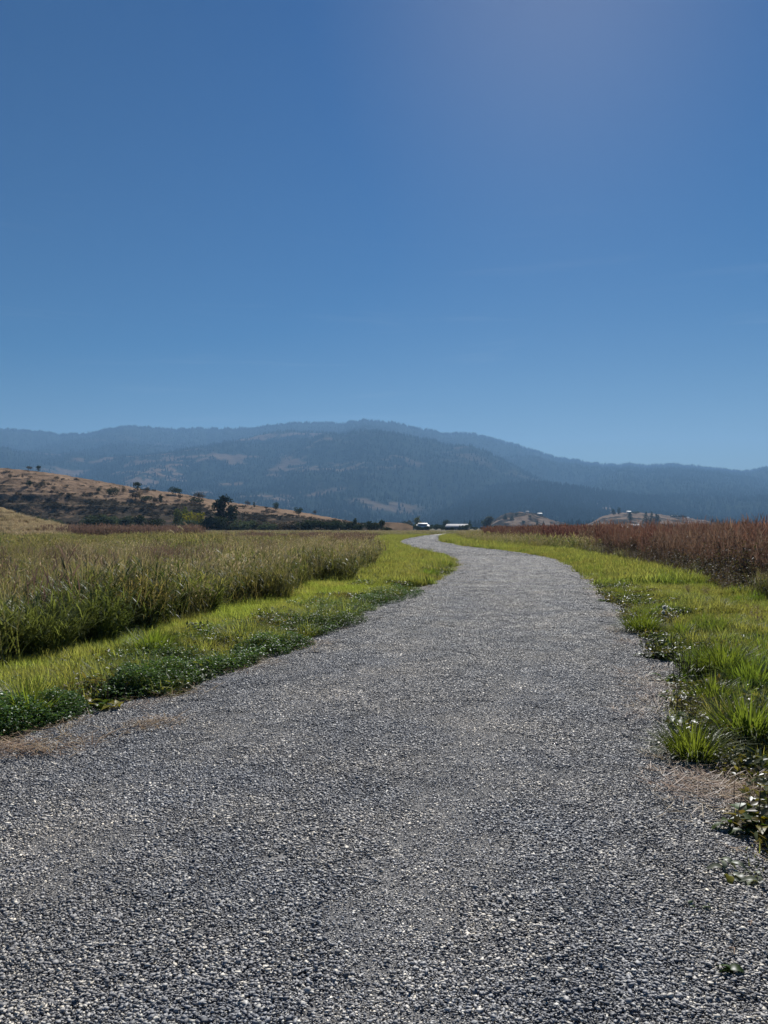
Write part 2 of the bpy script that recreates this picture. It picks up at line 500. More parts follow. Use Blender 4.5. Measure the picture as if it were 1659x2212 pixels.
def hit(name, x, y):
    """where the sight line through (x, y) meets that hill, else the point of its crest above that column"""
    a, b = ray(x, y)
    d = Vector((a, 1, b)).normalized()
    r = RIDGE[name]
    p, n, i, q = r['bvh'].ray_cast(Vector((0, 0, EYE)), d)
    if p is None:
        j = int(np.argmin(np.abs(r['px'] - x)))
        k = r['rows'] - 1
        p = Vector((r['X'][k, j], r['Y'][k, j], r['H'][k, j]))
    return p

def sstep(a, b, x):
    t = np.clip((x - a) / (b - a), 0, 1)
    return t * t * (3 - 2 * t)

m_far = hill_mat('conifer_mountain', (0.026, 0.036, 0.022), (0.19, 0.135, 0.09), 0.012)
m_mid = hill_mat('conifer_foothill', (0.026, 0.036, 0.022), (0.24, 0.18, 0.12), 0.03)
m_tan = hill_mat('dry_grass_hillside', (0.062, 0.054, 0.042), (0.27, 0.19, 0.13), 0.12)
m_tan2 = hill_mat('pale_dry_grass', (0.050, 0.046, 0.036), (0.25, 0.19, 0.145), 0.12)
m_straw = hill_mat('straw_bank', (0.09, 0.07, 0.04), (0.36, 0.26, 0.14), 0.6)

def mead_far(x, y, h, t, px):
    n = fbm(x / 420, y / 300, 77, 5)
    n2 = fbm(x / 90, y / 90, 78, 4)
    m = sstep(0.60, 0.69, n) * sstep(0.38, 0.52, n2) * sstep(0.95, 0.6, t) * sstep(1400, 600, px)
    return m * 0.8
ridge('mountain_ridge', [(-330, 905), (-150, 915), (0, 927), (100, 935), (140, 940), (195, 935), (230, 929), (270, 921), (320, 924), (350, 927), (450, 927), (560, 925), (600, 918), (640, 913), (700, 913), (740, 915), (780, 909), (840, 912), (880, 920), (920, 930), (960, 936), (1020, 937), (1080, 952), (1150, 972), (1200, 988), (1260, 998), (1310, 1005), (1370, 1003), (1400, 1007), (1460, 1003), (1540, 1012), (1600, 1018), (1659, 1012), (1800, 1005), (2000, 1020)],
      6800, 2600, 1500, m_far, 'long forested mountain ridge hazed blue across the skyline', cols=520, rows=130, ns=1500., seed=3, meadow=mead_far, amp=0.42, jag=3.0)
def mead_spur(x, y, h, t, px):
    n = fbm(x / 160, y / 110, 87, 5)
    return sstep(0.54, 0.66, n) * sstep(0.42, 0.55, fbm(x / 40, y / 40, 88, 3)) * sstep(0.02, 0.3, t) * sstep(0.95, 0.8, t) * sstep(800, 560, px) * 0.95
ridge('mountain_spur', [(120, 1080), (197, 1026), (250, 1006), (300, 989), (350, 981), (400, 974), (470, 970), (540, 972), (620, 985), (700, 1010), (780, 1045), (860, 1090), (920, 1128)],
      4600, 2300, 900, m_far, 'lower mountain spur with patches of dry grass, in front of the left ridge', cols=260, rows=90, ns=800., seed=14, amp=0.3, meadow=mead_spur)
ridge('right_ridge', [(1180, 1080), (1250, 1040), (1300, 1024), (1346, 1018), (1400, 1022), (1448, 1018), (1520, 1024), (1600, 1032), (1659, 1036), (1800, 1030), (1950, 1050)],
      5200, 2700, 900, m_far, 'forested ridge behind the foothill on the right', cols=220, rows=80, ns=900., seed=24, jag=2.5)
def mead_foot(x, y, h, t, px):
    a = sstep(1500, 1520, px) * sstep(1610, 1580, px) * sstep(0.36, 0.40, t) * sstep(0.52, 0.47, t)
    b = sstep(1300, 1306, px + 60 * (t - 0.5)) * sstep(1336, 1328, px + 60 * (t - 0.5)) * sstep(0.2, 0.3, t) * sstep(0.80, 0.7, t) * sstep(0.45, 0.55, fbm(x / 30, y / 60, 5, 3))
    return np.maximum(a, b)
ridge('foothill', [(880, 1128), (940, 1096), (990, 1070), (1032, 1057), (1090, 1049), (1156, 1043), (1220, 1050), (1296, 1062), (1350, 1070), (1410, 1078), (1485, 1089), (1560, 1100), (1659, 1115), (1760, 1118), (1900, 1125)],
      3700, 2200, 700, m_mid, 'dark conifer foothill falling to the right', cols=300, rows=90, ns=600., seed=34, amp=0.22, meadow=mead_foot)
def mead_knoll(x, y, h, t, px):
    return sstep(0.40, 0.62, fbm(x / 14, y / 22, 51, 4)) * 0.85
ridge('dry_knoll', [(1050, 1139), (1075, 1118), (1092, 1109), (1120, 1106), (1150, 1108), (1175, 1116), (1200, 1126), (1230, 1132), (1262, 1137)],
      1250, 1000, 200, m_tan2, 'dry grass knoll below the foothill', cols=160, rows=60, ns=60., seed=44, rough=2.2, amp=0.3, meadow=mead_knoll, foot_z=-1)
def mead_slope(x, y, h, t, px):
    return sstep(0.36, 0.56, fbm(x / 24, y / 60, 61, 4)) * 0.9
ridge('dry_slope', [(1250, 1139), (1278, 1129), (1300, 1116), (1330, 1109), (1370, 1107), (1420, 1111), (1470, 1117), (1520, 1125), (1570, 1132), (1640, 1138)],
      1450, 1020, 200, m_tan2, 'dry grass slope behind the right hand fields', cols=200, rows=70, ns=90., seed=54, rough=2.5, amp=0.3, meadow=mead_slope, foot_z=-1)
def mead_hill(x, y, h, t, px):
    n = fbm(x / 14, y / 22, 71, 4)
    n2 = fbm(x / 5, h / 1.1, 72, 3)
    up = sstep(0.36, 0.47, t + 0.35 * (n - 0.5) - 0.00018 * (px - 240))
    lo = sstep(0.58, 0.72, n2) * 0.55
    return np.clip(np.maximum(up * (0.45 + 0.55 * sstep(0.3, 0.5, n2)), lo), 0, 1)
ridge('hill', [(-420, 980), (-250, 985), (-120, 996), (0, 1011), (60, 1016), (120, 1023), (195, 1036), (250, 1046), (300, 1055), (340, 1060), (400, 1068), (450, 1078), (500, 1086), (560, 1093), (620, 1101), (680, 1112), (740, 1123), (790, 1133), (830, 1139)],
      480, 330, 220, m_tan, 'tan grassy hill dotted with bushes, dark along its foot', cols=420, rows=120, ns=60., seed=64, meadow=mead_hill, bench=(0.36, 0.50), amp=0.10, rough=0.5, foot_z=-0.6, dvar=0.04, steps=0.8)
def mead_mound(x, y, h, t, px):
    return sstep(0.3, 0.5, fbm(x / 2.5, y / 4, 81, 4))
ridge('straw_bank', [(-260, 1075), (-120, 1080), (-40, 1086), (0, 1096), (30, 1104), (60, 1118), (95, 1126), (130, 1135), (150, 1139)],
      112, 96, 14, m_straw, 'pale straw coloured bank at the left edge in front of the hill', cols=140, rows=40, ns=9., seed=84, meadow=mead_mound, foot_z=-0.3, dvar=0.02, rough=0.25)
ridge('low_bank', [(1030 - 250, 1139), (800, 1133), (812, 1130), (835, 1128), (860, 1129), (880, 1131), (892, 1137)],
      330, 310, 20, m_tan, 'low bare bank behind the meadow', cols=60, rows=20, ns=20., seed=94, meadow=mead_knoll, foot_z=-0.3, dvar=0.0)

# ---- conifers of the far forest: far beyond counting
m_needle = leaf_mat('far_needles', [(0, (0.016, 0.024, 0.014)), (1, (0.03, 0.042, 0.022))], 0.3, 0.15, 0.0)
def cone_tree(seed):
    r = np.random.default_rng(seed)
    b = MB()
    for i in range(5):
        z0 = 0.08 + i * 0.17; h = 0.36; rad = 0.19 * (1 - i * 0.165) + 0.015
        k = 7
        an = np.linspace(0, 2 * PI, k, endpoint=False) + r.uniform(0, 1)
        rr = rad * r.uniform(0.65, 1.25, k)
        V = np.concatenate([np.stack([rr * np.cos(an), rr * np.sin(an), z0 + r.uniform(-.03, .03, k)], 1), [[r.normal(0, .01), r.normal(0, .01), min(1.0, z0 + h)]]])
        b.add(V, [(j, (j + 1) % k, k) for j in range(k)], np.r_[np.zeros(k), 1])
    return b.mesh('far_conifer', [m_needle])
proto_set('far_conifer', [cone_tree(i) for i in range(4)])

def forest(name, rid, n, hmin, hmax, crest=0, seed=0, tmin=0.0, patch=None):
    r = np.random.default_rng(seed)
    q = RIDGE[rid]
    rows, cols = q['rows'], q['X'].shape[1]
    ti = r.uniform(tmin, 1, n) * (rows - 1.001); ci = r.uniform(0, cols - 1.001, n)
    if crest:
        ti = np.r_[ti, np.full(crest, rows - 1.002) + r.uniform(-1.5, 0, crest)]; ci = np.r_[ci, r.uniform(0, cols - 1.001, crest)]
    i, j = ti.astype(int), ci.astype(int); a, b = ti - i, ci - j
    def lerp(A): return (A[i, j] * (1 - a) + A[i + 1, j] * a) * (1 - b) + (A[i, j + 1] * (1 - a) + A[i + 1, j + 1] * a) * b
    P = np.stack([lerp(q['X']), lerp(q['Y']), lerp(q['H'])], 1); A = lerp(q['A'])
    keep = r.uniform(0, 1, len(A)) > A * 1.25
    if patch is not None: keep &= patch(P, r)
    P = P[keep]
    h = r.uniform(hmin, hmax, len(P)) * r.uniform(0.75, 1.2, len(P))
    P[:, 2] -= 0.04 * h
    return scatter(name, 'far_conifer', P, rnd_rot(len(P)), uscl(h, r.uniform(0.8, 1.5, len(P))), None, q['o'])
forest('forest', 'mountain_ridge', 34000, 10, 23, 3600, 1)
forest('forest', 'mountain_spur', 9000, 10, 20, 500, 2)
forest('forest', 'right_ridge', 8000, 9, 20, 900, 3)
forest('forest', 'foothill', 14000, 12, 24, 900, 4)

rs = np.random.default_rng(12)
n = 1100; d = rs.uniform(1560, 2250, n); px = rs.uniform(1000, 1720, n)
h = rs.uniform(10, 22, n)
scatter('forest', 'far_conifer', np.stack([(px - IW / 2) / FPX * d, d, np.full(n, -.5)], 1), rnd_rot(n), uscl(h, rs.uniform(.9, 1.6, n)), label='dark conifers on the valley floor below the foothill')

# ---- the air between here and the mountains
def haze_box():
    b = MB(); b.box(-8800, 8800, -420, 10400, -6, 1200)
    o = link('haze', b.mesh('haze', []))
    m, nt, N, L = newmat('valley_haze')
    v = N.new('ShaderNodeVolumePrincipled')
    v.inputs['Color'].default_value = (0.30, 0.58, 1.0, 1)
    v.inputs['Density'].default_value = 0.00011
    v.inputs['Anisotropy'].default_value = 0.18
    out = N.new('ShaderNodeOutputMaterial'); L.new(v.outputs[0], out.inputs['Volume'])
    o.data.materials.clear(); o.data.materials.append(m)
    tag(o, None, None, None, 'stuff')
    return o
haze = haze_box()
# ================================================================= plant building blocks
def ribbons(mb, P, az, lean, bend, length, width, segs=3, mat=0, tip0=0.0, tip1=1.0, taper=(1.0, 0.9, 0.55, 0.06), twist=0.0, r=RNG):
    """many thin curved blades at once; lean = angle from upright at the base, bend = further angle reached at the tip"""
    n = len(P); P = np.asarray(P, float)
    s = np.linspace(0, 1, segs + 1)
    tw = np.interp(s, np.linspace(0, 1, len(taper)), taper)
    th = lean[:, None] + bend[:, None] * s[None, :] ** 1.3
    dl = (length / segs)[:, None]
    hx = np.concatenate([np.zeros((n, 1)), np.cumsum(np.sin((th[:, 1:] + th[:, :-1]) / 2) * dl, 1)], 1)
    hz = np.concatenate([np.zeros((n, 1)), np.cumsum(np.cos((th[:, 1:] + th[:, :-1]) / 2) * dl, 1)], 1)
    ca, sa = np.cos(az)[:, None], np.sin(az)[:, None]
    C0 = np.stack([P[:, 0:1] + ca * hx, P[:, 1:2] + sa * hx, P[:, 2:3] + hz], 2)
    ta = az + PI / 2 + (r.normal(0, twist, n) if twist else 0)
    W = np.stack([np.cos(ta), np.sin(ta), np.zeros(n)], 1)[:, None, :] * (width[:, None] * tw[None, :] * 0.5)[:, :, None]
    V = np.stack([C0 - W, C0 + W], 2).reshape(n, -1, 3)
    k = 2 * (segs + 1)
    base = np.arange(n)[:, None] * k
    F = []
    for i in range(segs):
        F.append(np.stack([base + 2 * i, base + 2 * i + 1, base + 2 * i + 3, base + 2 * i + 2], 2).reshape(-1, 4))
    T = np.broadcast_to(np.repeat(tip0 + (tip1 - tip0) * s, 2)[None, :], (n, k))
    mb.add(V.reshape(-1, 3), np.concatenate(F), T.ravel(), mat)
    return C0

def leaves(mb, P, az, el, length, width, fold=0.25, mat=0, tip=None, roll=None):
    """many small folded leaves (two faces each)"""
    n = len(P); P = np.asarray(P, float)
    D = np.stack([np.cos(az) * np.cos(el), np.sin(az) * np.cos(el), np.sin(el)], 1)
    S = np.stack([-np.sin(az), np.cos(az), np.zeros(n)], 1)
    U = np.cross(D, S)
    if roll is not None:
        S = S * np.cos(roll)[:, None] + U * np.sin(roll)[:, None]
        U = np.cross(D, S)
    l, w_ = length[:, None], width[:, None]
    mid = P + D * l * 0.45
    V = np.stack([P, mid + S * w_ * 0.5 + U * w_ * fold, P + D * l, mid - S * w_ * 0.5 + U * w_ * fold], 1)
    b = np.arange(n)[:, None] * 4
    F = np.concatenate([b + [0, 1, 2], b + [0, 2, 3]])
    t = np.full(n, 0.5) if tip is None else tip
    mb.add(V.reshape(-1, 3), F, np.repeat(t, 4), mat)

def disc(n, rad, r):
    a = r.uniform(0, 2 * PI, n); q = rad * np.sqrt(r.uniform(0, 1, n))
    return np.stack([q * np.cos(a), q * np.sin(a), np.zeros(n)], 1)

def u(r, a, b, n): return r.uniform(a, b, n)

# ---- leaf colours
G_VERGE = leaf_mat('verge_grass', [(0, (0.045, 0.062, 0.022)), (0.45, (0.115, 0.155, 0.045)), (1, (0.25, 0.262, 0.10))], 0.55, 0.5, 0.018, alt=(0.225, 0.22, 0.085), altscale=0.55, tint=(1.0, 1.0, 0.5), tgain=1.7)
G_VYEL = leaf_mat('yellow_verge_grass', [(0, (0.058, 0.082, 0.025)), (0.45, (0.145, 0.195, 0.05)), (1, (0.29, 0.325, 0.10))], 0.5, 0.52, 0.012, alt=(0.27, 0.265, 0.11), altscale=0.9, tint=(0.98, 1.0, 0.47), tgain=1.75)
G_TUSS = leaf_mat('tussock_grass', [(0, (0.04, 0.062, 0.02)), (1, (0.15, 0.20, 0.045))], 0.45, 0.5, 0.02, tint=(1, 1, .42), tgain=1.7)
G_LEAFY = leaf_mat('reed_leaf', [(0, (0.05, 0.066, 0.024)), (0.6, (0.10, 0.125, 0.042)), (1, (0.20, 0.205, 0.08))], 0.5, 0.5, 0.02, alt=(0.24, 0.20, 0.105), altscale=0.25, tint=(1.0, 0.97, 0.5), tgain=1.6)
G_FRONT = leaf_mat('green_reed_leaf', [(0, (0.030, 0.048, 0.018)), (0.6, (0.062, 0.098, 0.032)), (1, (0.13, 0.165, 0.055))], 0.6, 0.34, 0.02, alt=(0.14, 0.15, 0.06), altscale=0.3, tint=(1.0, 1.0, 0.5), tgain=1.5)  # leaf green, with shade of the backlit meadow front darkened into the colour
G_STEM = leaf_mat('dry_stem', [(0, (0.10, 0.10, 0.045)), (1, (0.27, 0.235, 0.14))], 0.4, 0.45, 0.01, tint=(1, .97, .65), tgain=1.5)
G_PLUME = leaf_mat('seed_plume', [(0, (0.30, 0.255, 0.175)), (1, (0.48, 0.42, 0.31))], 0.4, 0.5, 0.004, tint=(1, .94, .8), tgain=1.4)
G_FORB = leaf_mat('olive_forb', [(0, (0.050, 0.070, 0.028)), (1, (0.145, 0.18, 0.068))], 0.55, 0.46, 0.014, alt=(0.19, 0.165, 0.085), altscale=0.12, tint=(1, .99, .5), tgain=1.6)
G_BROWN = leaf_mat('dead_forb', [(0, (0.09, 0.066, 0.055)), (1, (0.19, 0.14, 0.115))], 0.5, 0.35, 0.01, tint=(1, .88, .8), tgain=1.4)
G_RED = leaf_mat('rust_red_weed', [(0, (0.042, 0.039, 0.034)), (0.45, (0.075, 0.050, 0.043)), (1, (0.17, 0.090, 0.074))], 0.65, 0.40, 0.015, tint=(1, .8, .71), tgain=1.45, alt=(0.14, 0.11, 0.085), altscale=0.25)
G_PURP = leaf_mat('purple_green_weed', [(0, (0.045, 0.044, 0.040)), (1, (0.105, 0.105, 0.085))], 0.55, 0.35, 0.022, rough=0.4, alt=(0.095, 0.065, 0.066), altscale=0.5)
G_PALE = leaf_mat('curled_dry_leaf', [(0, (0.22, 0.16, 0.12)), (1, (0.34, 0.28, 0.23))], 0.4, 0.4, 0.01, tint=(1, .92, .85))
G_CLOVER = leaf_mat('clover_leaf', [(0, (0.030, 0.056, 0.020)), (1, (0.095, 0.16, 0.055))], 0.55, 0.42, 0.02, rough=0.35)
G_PLANT = leaf_mat('plantain_leaf', [(0, (0.03, 0.055, 0.014)), (1, (0.075, 0.12, 0.02))], 0.35, 0.45, 0.028)
G_YELLOW = leaf_mat('yellowing_leaf', [(0, (0.12, 0.12, 0.02)), (1, (0.26, 0.22, 0.025))], 0.35, 0.45, 0.021)
G_SPIKE = leaf_mat('dark_seed_spike', [(0, (0.085, 0.065, 0.04)), (1, (0.085, 0.056, 0.04))], 0.4, 0.1, 0.02)
G_SILVER = leaf_mat('silvery_leaf', [(0, (0.12, 0.14, 0.09)), (1, (0.26, 0.28, 0.20))], 0.3, 0.3, 0.028)
G_STRAW = leaf_mat('straw', [(0, (0.26, 0.18, 0.11)), (1, (0.46, 0.36, 0.25))], 0.4, 0.2, 0.017, tint=(1, .9, .75))
G_NEEDLE = leaf_mat('dead_grass_litter', [(0, (0.28, 0.19, 0.125)), (1, (0.42, 0.31, 0.215))], 0.45, 0.2, 0.02, tint=(1, .9, .75))

# ---- patches
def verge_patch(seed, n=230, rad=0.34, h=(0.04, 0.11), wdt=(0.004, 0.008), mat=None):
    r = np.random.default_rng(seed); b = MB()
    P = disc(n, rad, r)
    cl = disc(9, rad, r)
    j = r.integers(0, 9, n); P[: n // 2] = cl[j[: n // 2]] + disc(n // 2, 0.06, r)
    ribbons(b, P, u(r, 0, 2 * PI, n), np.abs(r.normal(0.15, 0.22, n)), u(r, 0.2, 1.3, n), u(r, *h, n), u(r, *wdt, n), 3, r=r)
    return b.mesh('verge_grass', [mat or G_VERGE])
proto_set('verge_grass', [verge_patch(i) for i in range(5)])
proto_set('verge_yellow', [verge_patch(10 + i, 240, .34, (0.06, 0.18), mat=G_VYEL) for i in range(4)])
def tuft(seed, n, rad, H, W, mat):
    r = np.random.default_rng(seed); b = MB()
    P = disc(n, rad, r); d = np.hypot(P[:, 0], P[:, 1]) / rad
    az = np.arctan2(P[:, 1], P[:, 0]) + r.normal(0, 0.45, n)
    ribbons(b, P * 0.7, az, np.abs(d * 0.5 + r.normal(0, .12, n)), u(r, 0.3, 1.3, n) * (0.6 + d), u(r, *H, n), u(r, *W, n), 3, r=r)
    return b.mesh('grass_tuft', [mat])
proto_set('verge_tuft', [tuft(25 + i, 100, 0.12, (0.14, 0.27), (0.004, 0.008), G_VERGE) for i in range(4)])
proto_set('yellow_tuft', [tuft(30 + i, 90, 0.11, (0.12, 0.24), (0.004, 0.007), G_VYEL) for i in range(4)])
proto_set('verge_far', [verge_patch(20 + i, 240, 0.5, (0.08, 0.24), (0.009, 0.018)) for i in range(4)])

def reed_patch(seed, n=26, rad=0.45, H=(0.85, 1.3), leafy=4, plume=True, wk=1.0, mats=None):
    r = np.random.default_rng(seed); b = MB()
    P = disc(n, rad, r)
    wind = r.normal(0.25, 0.9, n)
    L = u(r, *H, n)
    C0 = ribbons(b, P, wind, np.abs(r.normal(0.05, 0.07, n)), u(r, 0.1, 0.75, n), L, np.full(n, 0.005 * wk), 4, 1, taper=(1, .8, .6, .5), r=r)
    for k in range(leafy):
        f = r.uniform(0.12, 0.72, n); i = f * 4; i0 = i.astype(int); q = (i - i0)[:, None]
        B = C0[np.arange(n), i0] * (1 - q) + C0[np.arange(n), i0 + 1] * q
        ribbons(b, B, u(r, 0, 2 * PI, n), u(r, 0.25, 0.9, n), u(r, 0.5, 1.7, n), u(r, 0.16, 0.36, n), u(r, 0.006, 0.013, n) * wk, 3, 0, tip0=0.2, taper=(.6, 1, .7, .05), r=r)
    nb = n * 2
    ribbons(b, disc(nb, rad, r), u(r, 0, 2 * PI, nb), u(r, 0.05, 0.5, nb), u(r, 0.3, 1.3, nb), u(r, 0.35, 0.75, nb), u(r, 0.006, 0.011, nb) * wk, 3, 0, tip0=0, tip1=.7, r=r)
    if plume:
        m = r.uniform(0, 1, n) < 0.5
        B = C0[m][:, -1]; dz = C0[m][:, -1] - C0[m][:, -2]
        az = np.arctan2(dz[:, 1], dz[:, 0]); le = np.arccos(np.clip(dz[:, 2] / np.linalg.norm(dz, axis=1), -1, 1)); q = len(B)
        pl = u(r, 0.10, 0.20, q)
        for tw in (0, PI / 2):
            ribbons(b, B, az, le, u(r, 0.3, 1.2, q), pl, u(r, 0.010, 0.02, q) * wk, 3, 2, taper=(.3, 1, .8, .15), r=r)
        for k in range(5):
            f = u(r, 0, 0.8, q)
            ribbons(b, B + (B - C0[m][:, -2]) * 0.1 * f[:, None], az + r.normal(0, 0.7, q), le + r.normal(0.2, 0.25, q), u(r, 0.2, 0.9, q), u(r, 0.05, 0.11, q), np.full(q, 0.005 * wk), 2, 2, taper=(.5, 1, .1), r=r)
    return b.mesh('reed_grass', mats or [G_LEAFY, G_STEM, G_PLUME])
proto_set('reed_grass', [reed_patch(40 + i) for i in range(6)])
proto_set('reed_leafy', [reed_patch(60 + i, 26, 0.42, (0.65, 1.0), 8, False, 1.7, [G_FRONT, G_STEM, G_PLUME]) for i in range(5)])
proto_set('reed_far', [reed_patch(80 + i, 26, 0.8, (0.85, 1.25), 3, True, 2.6) for i in range(5)])

def forb_patch(seed, n=16, rad=0.4, H=(0.7, 1.1), nl=26, lsz=(0.03, 0.075), mats=None, spike=0, pale=0, wk=1.0, lw=0.35, droop=(-0.9, 0.5)):
    r = np.random.default_rng(seed); b = MB()
    P = disc(n, rad, r)
    L = u(r, *H, n)
    C0 = ribbons(b, P, u(r, 0, 2 * PI, n), np.abs(r.normal(0.06, 0.1, n)), r.normal(0.1, 0.2, n), L, np.full(n, 0.007 * wk), 4, 1, taper=(1, .9, .7, .4), twist=1.5, r=r)
    k = nl
    si = np.repeat(np.arange(n), k); f = r.uniform(0.1, 1.0, n * k); i = np.minimum(f * 4, 3.999); i0 = i.astype(int); q = (i - i0)[:, None]
    B = C0[si, i0] * (1 - q) + C0[si, i0 + 1] * q
    m = len(B)
    br = disc(m, 1.0, r) * (0.10 * (1.15 - f))[:, None]; br[:, 2] = r.normal(0, 0.02, m)
    leaves(b, B + br, u(r, 0, 2 * PI, m), u(r, *droop, m), u(r, *lsz, m) * (1.25 - 0.5 * f), u(r, *lsz, m) * lw, 0.2, 0, tip=f, roll=r.normal(0, .5, m))
    if spike:
        top = C0[:, -1]
        for s in range(spike):
            ribbons(b, top - np.array([0, 0, 1]) * u(r, 0, .3, n)[:, None] * L[:, None], u(r, 0, 2 * PI, n), u(r, 0.1, 0.6, n), u(r, -0.2, 0.4, n), u(r, 0.15, 0.35, n), u(r, 0.010, 0.02, n) * wk, 3, 1, tip0=.5, taper=(.5, 1, 1, .2), twist=1.5, r=r)
    if pale:
        z = r.integers(0, m, pale)
        ribbons(b, B[z], u(r, 0, 2 * PI, pale), u(r, 0.6, 1.8, pale), u(r, 0.8, 2.4, pale), u(r, 0.06, 0.15, pale), u(r, 0.012, 0.022, pale), 4, 2, taper=(.4, 1, .8, .1), r=r)
    return b.mesh('forb', mats)
proto_set('olive_forb', [forb_patch(100 + i, mats=[G_FORB, G_STEM, G_PALE], pale=2) for i in range(5)])
proto_set('dead_forb', [forb_patch(120 + i, 15, .4, (0.7, 1.15), 20, (0.02, 0.06), [G_BROWN, G_BROWN, G_PALE], 2, 1) for i in range(4)])
proto_set('red_weed', [forb_patch(140 + i, 11, .38, (1.1, 1.62), 22, (0.05, 0.13), [G_RED, G_RED, G_PALE], 5, 14, lw=0.2, droop=(-1.3, 0.2)) for i in range(6)])
proto_set('red_far', [forb_patch(160 + i, 12, .7, (1.15, 1.65), 16, (0.09, 0.2), [G_RED, G_RED, G_PALE], 5, 4, wk=2.2, lw=0.25, droop=(-1.3, 0.2)) for i in range(4)])
proto_set('purple_weed', [forb_patch(180 + i, 15, .4, (0.45, 0.95), 34, (0.05, 0.11), [G_PURP, G_BROWN, G_PALE], 0, 1, lw=0.32, droop=(-1.0, 0.5)) for i in range(5)])
proto_set('forb_far', [forb_patch(200 + i, 16, .75, (0.7, 1.1), 18, (0.08, 0.17), [G_FORB, G_STEM, G_PALE], 1, 1, wk=2.2, lw=0.5) for i in range(4)])
proto_set('dead_far', [forb_patch(220 + i, 16, .8, (0.8, 1.25), 14, (0.06, 0.14), [G_BROWN, G_BROWN, G_PALE], 3, 0, wk=2.4, lw=0.45) for i in range(4)])

# ---- where each kind grows
def spots(y0, y1, step, xlo, xhi, jit=0.5, tanx=0.60, seed=1):
    """jittered grid between two edges given as functions of the distance, kept inside what the camera can see with a margin"""
    r = np.random.default_rng(seed)
    out = []
    y = y0
    while y < y1:
        a = max(xlo(y) if callable(xlo) else xlo, -tanx * y - 2.0); c = min(xhi(y) if callable(xhi) else xhi, tanx * y + 2.0)
        if c > a:
            x = np.arange(a + r.uniform(0, step), c, step)
            if len(x): out.append(np.stack([x + r.uniform(-jit, jit, len(x)) * step, np.full(len(x), y) + r.uniform(-jit, jit, len(x)) * step], 1))
        y += step
    return np.concatenate(out) if out else np.zeros((0, 2))

def put(name, key, XY, smin, smax, tilt=0.05, z=-0.01, xy=1.0, label=None, hmul=None, rz=None):
    if len(XY) == 0: return
    n = len(XY); s = RNG.uniform(smin, smax, n)
    if hmul is not None: s = s * hmul
    P = np.stack([XY[:, 0], XY[:, 1], gz(XY[:, 0], XY[:, 1]) + z], 1)
    rot = rnd_rot(n, tilt)
    if rz is not None: rot[:, 2] = RNG.normal(rz, 0.5, n)
    return scatter(name, key, P, rot, uscl(s, xy), label=label)

# verges
def edge_out(XY):     # distance outside the gravel edge
    return np.maximum(Lx(XY[:, 1]) - XY[:, 0], XY[:, 0] - Rx(XY[:, 1]))
def ragged(XY, k=0.45):
    return edge_out(XY) + k * (fbm(XY[:, 0] * 1.3, XY[:, 1] * 1.3, 91, 3) - 0.45)
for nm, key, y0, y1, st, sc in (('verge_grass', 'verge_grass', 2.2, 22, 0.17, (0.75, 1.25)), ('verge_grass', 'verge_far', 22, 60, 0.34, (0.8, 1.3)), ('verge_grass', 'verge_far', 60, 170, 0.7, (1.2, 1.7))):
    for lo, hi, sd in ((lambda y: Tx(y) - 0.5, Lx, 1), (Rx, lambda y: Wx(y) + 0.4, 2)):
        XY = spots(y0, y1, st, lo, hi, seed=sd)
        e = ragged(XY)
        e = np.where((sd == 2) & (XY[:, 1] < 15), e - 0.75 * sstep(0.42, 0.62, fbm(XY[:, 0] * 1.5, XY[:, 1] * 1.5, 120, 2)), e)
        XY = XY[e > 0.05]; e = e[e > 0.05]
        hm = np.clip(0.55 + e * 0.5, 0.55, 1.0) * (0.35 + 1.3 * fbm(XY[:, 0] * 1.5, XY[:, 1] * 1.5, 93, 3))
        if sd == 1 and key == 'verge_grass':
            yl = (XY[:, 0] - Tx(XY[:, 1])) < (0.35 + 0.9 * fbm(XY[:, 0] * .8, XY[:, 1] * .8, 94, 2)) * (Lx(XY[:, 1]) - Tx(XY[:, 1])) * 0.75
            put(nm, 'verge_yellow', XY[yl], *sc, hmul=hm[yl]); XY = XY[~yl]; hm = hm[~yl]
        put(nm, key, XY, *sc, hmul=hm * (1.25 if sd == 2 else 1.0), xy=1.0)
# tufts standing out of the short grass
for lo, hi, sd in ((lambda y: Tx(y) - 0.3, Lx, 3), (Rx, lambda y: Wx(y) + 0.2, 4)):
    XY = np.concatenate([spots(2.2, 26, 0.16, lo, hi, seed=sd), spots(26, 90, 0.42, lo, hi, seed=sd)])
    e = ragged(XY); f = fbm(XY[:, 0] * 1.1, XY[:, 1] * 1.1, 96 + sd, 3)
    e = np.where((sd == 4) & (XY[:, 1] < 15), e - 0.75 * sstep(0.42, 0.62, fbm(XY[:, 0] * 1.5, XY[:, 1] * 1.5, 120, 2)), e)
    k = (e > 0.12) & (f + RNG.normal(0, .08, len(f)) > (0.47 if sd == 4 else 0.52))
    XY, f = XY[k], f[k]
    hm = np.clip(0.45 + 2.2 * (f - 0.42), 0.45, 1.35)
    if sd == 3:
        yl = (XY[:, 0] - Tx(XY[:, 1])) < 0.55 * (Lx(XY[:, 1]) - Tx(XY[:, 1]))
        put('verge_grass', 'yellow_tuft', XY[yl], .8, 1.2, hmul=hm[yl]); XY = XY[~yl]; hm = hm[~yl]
    put('verge_grass', 'verge_tuft', XY, .85, 1.3, hmul=hm * np.where(XY[:, 1] > 26, 1.35, 1), xy=1.1)

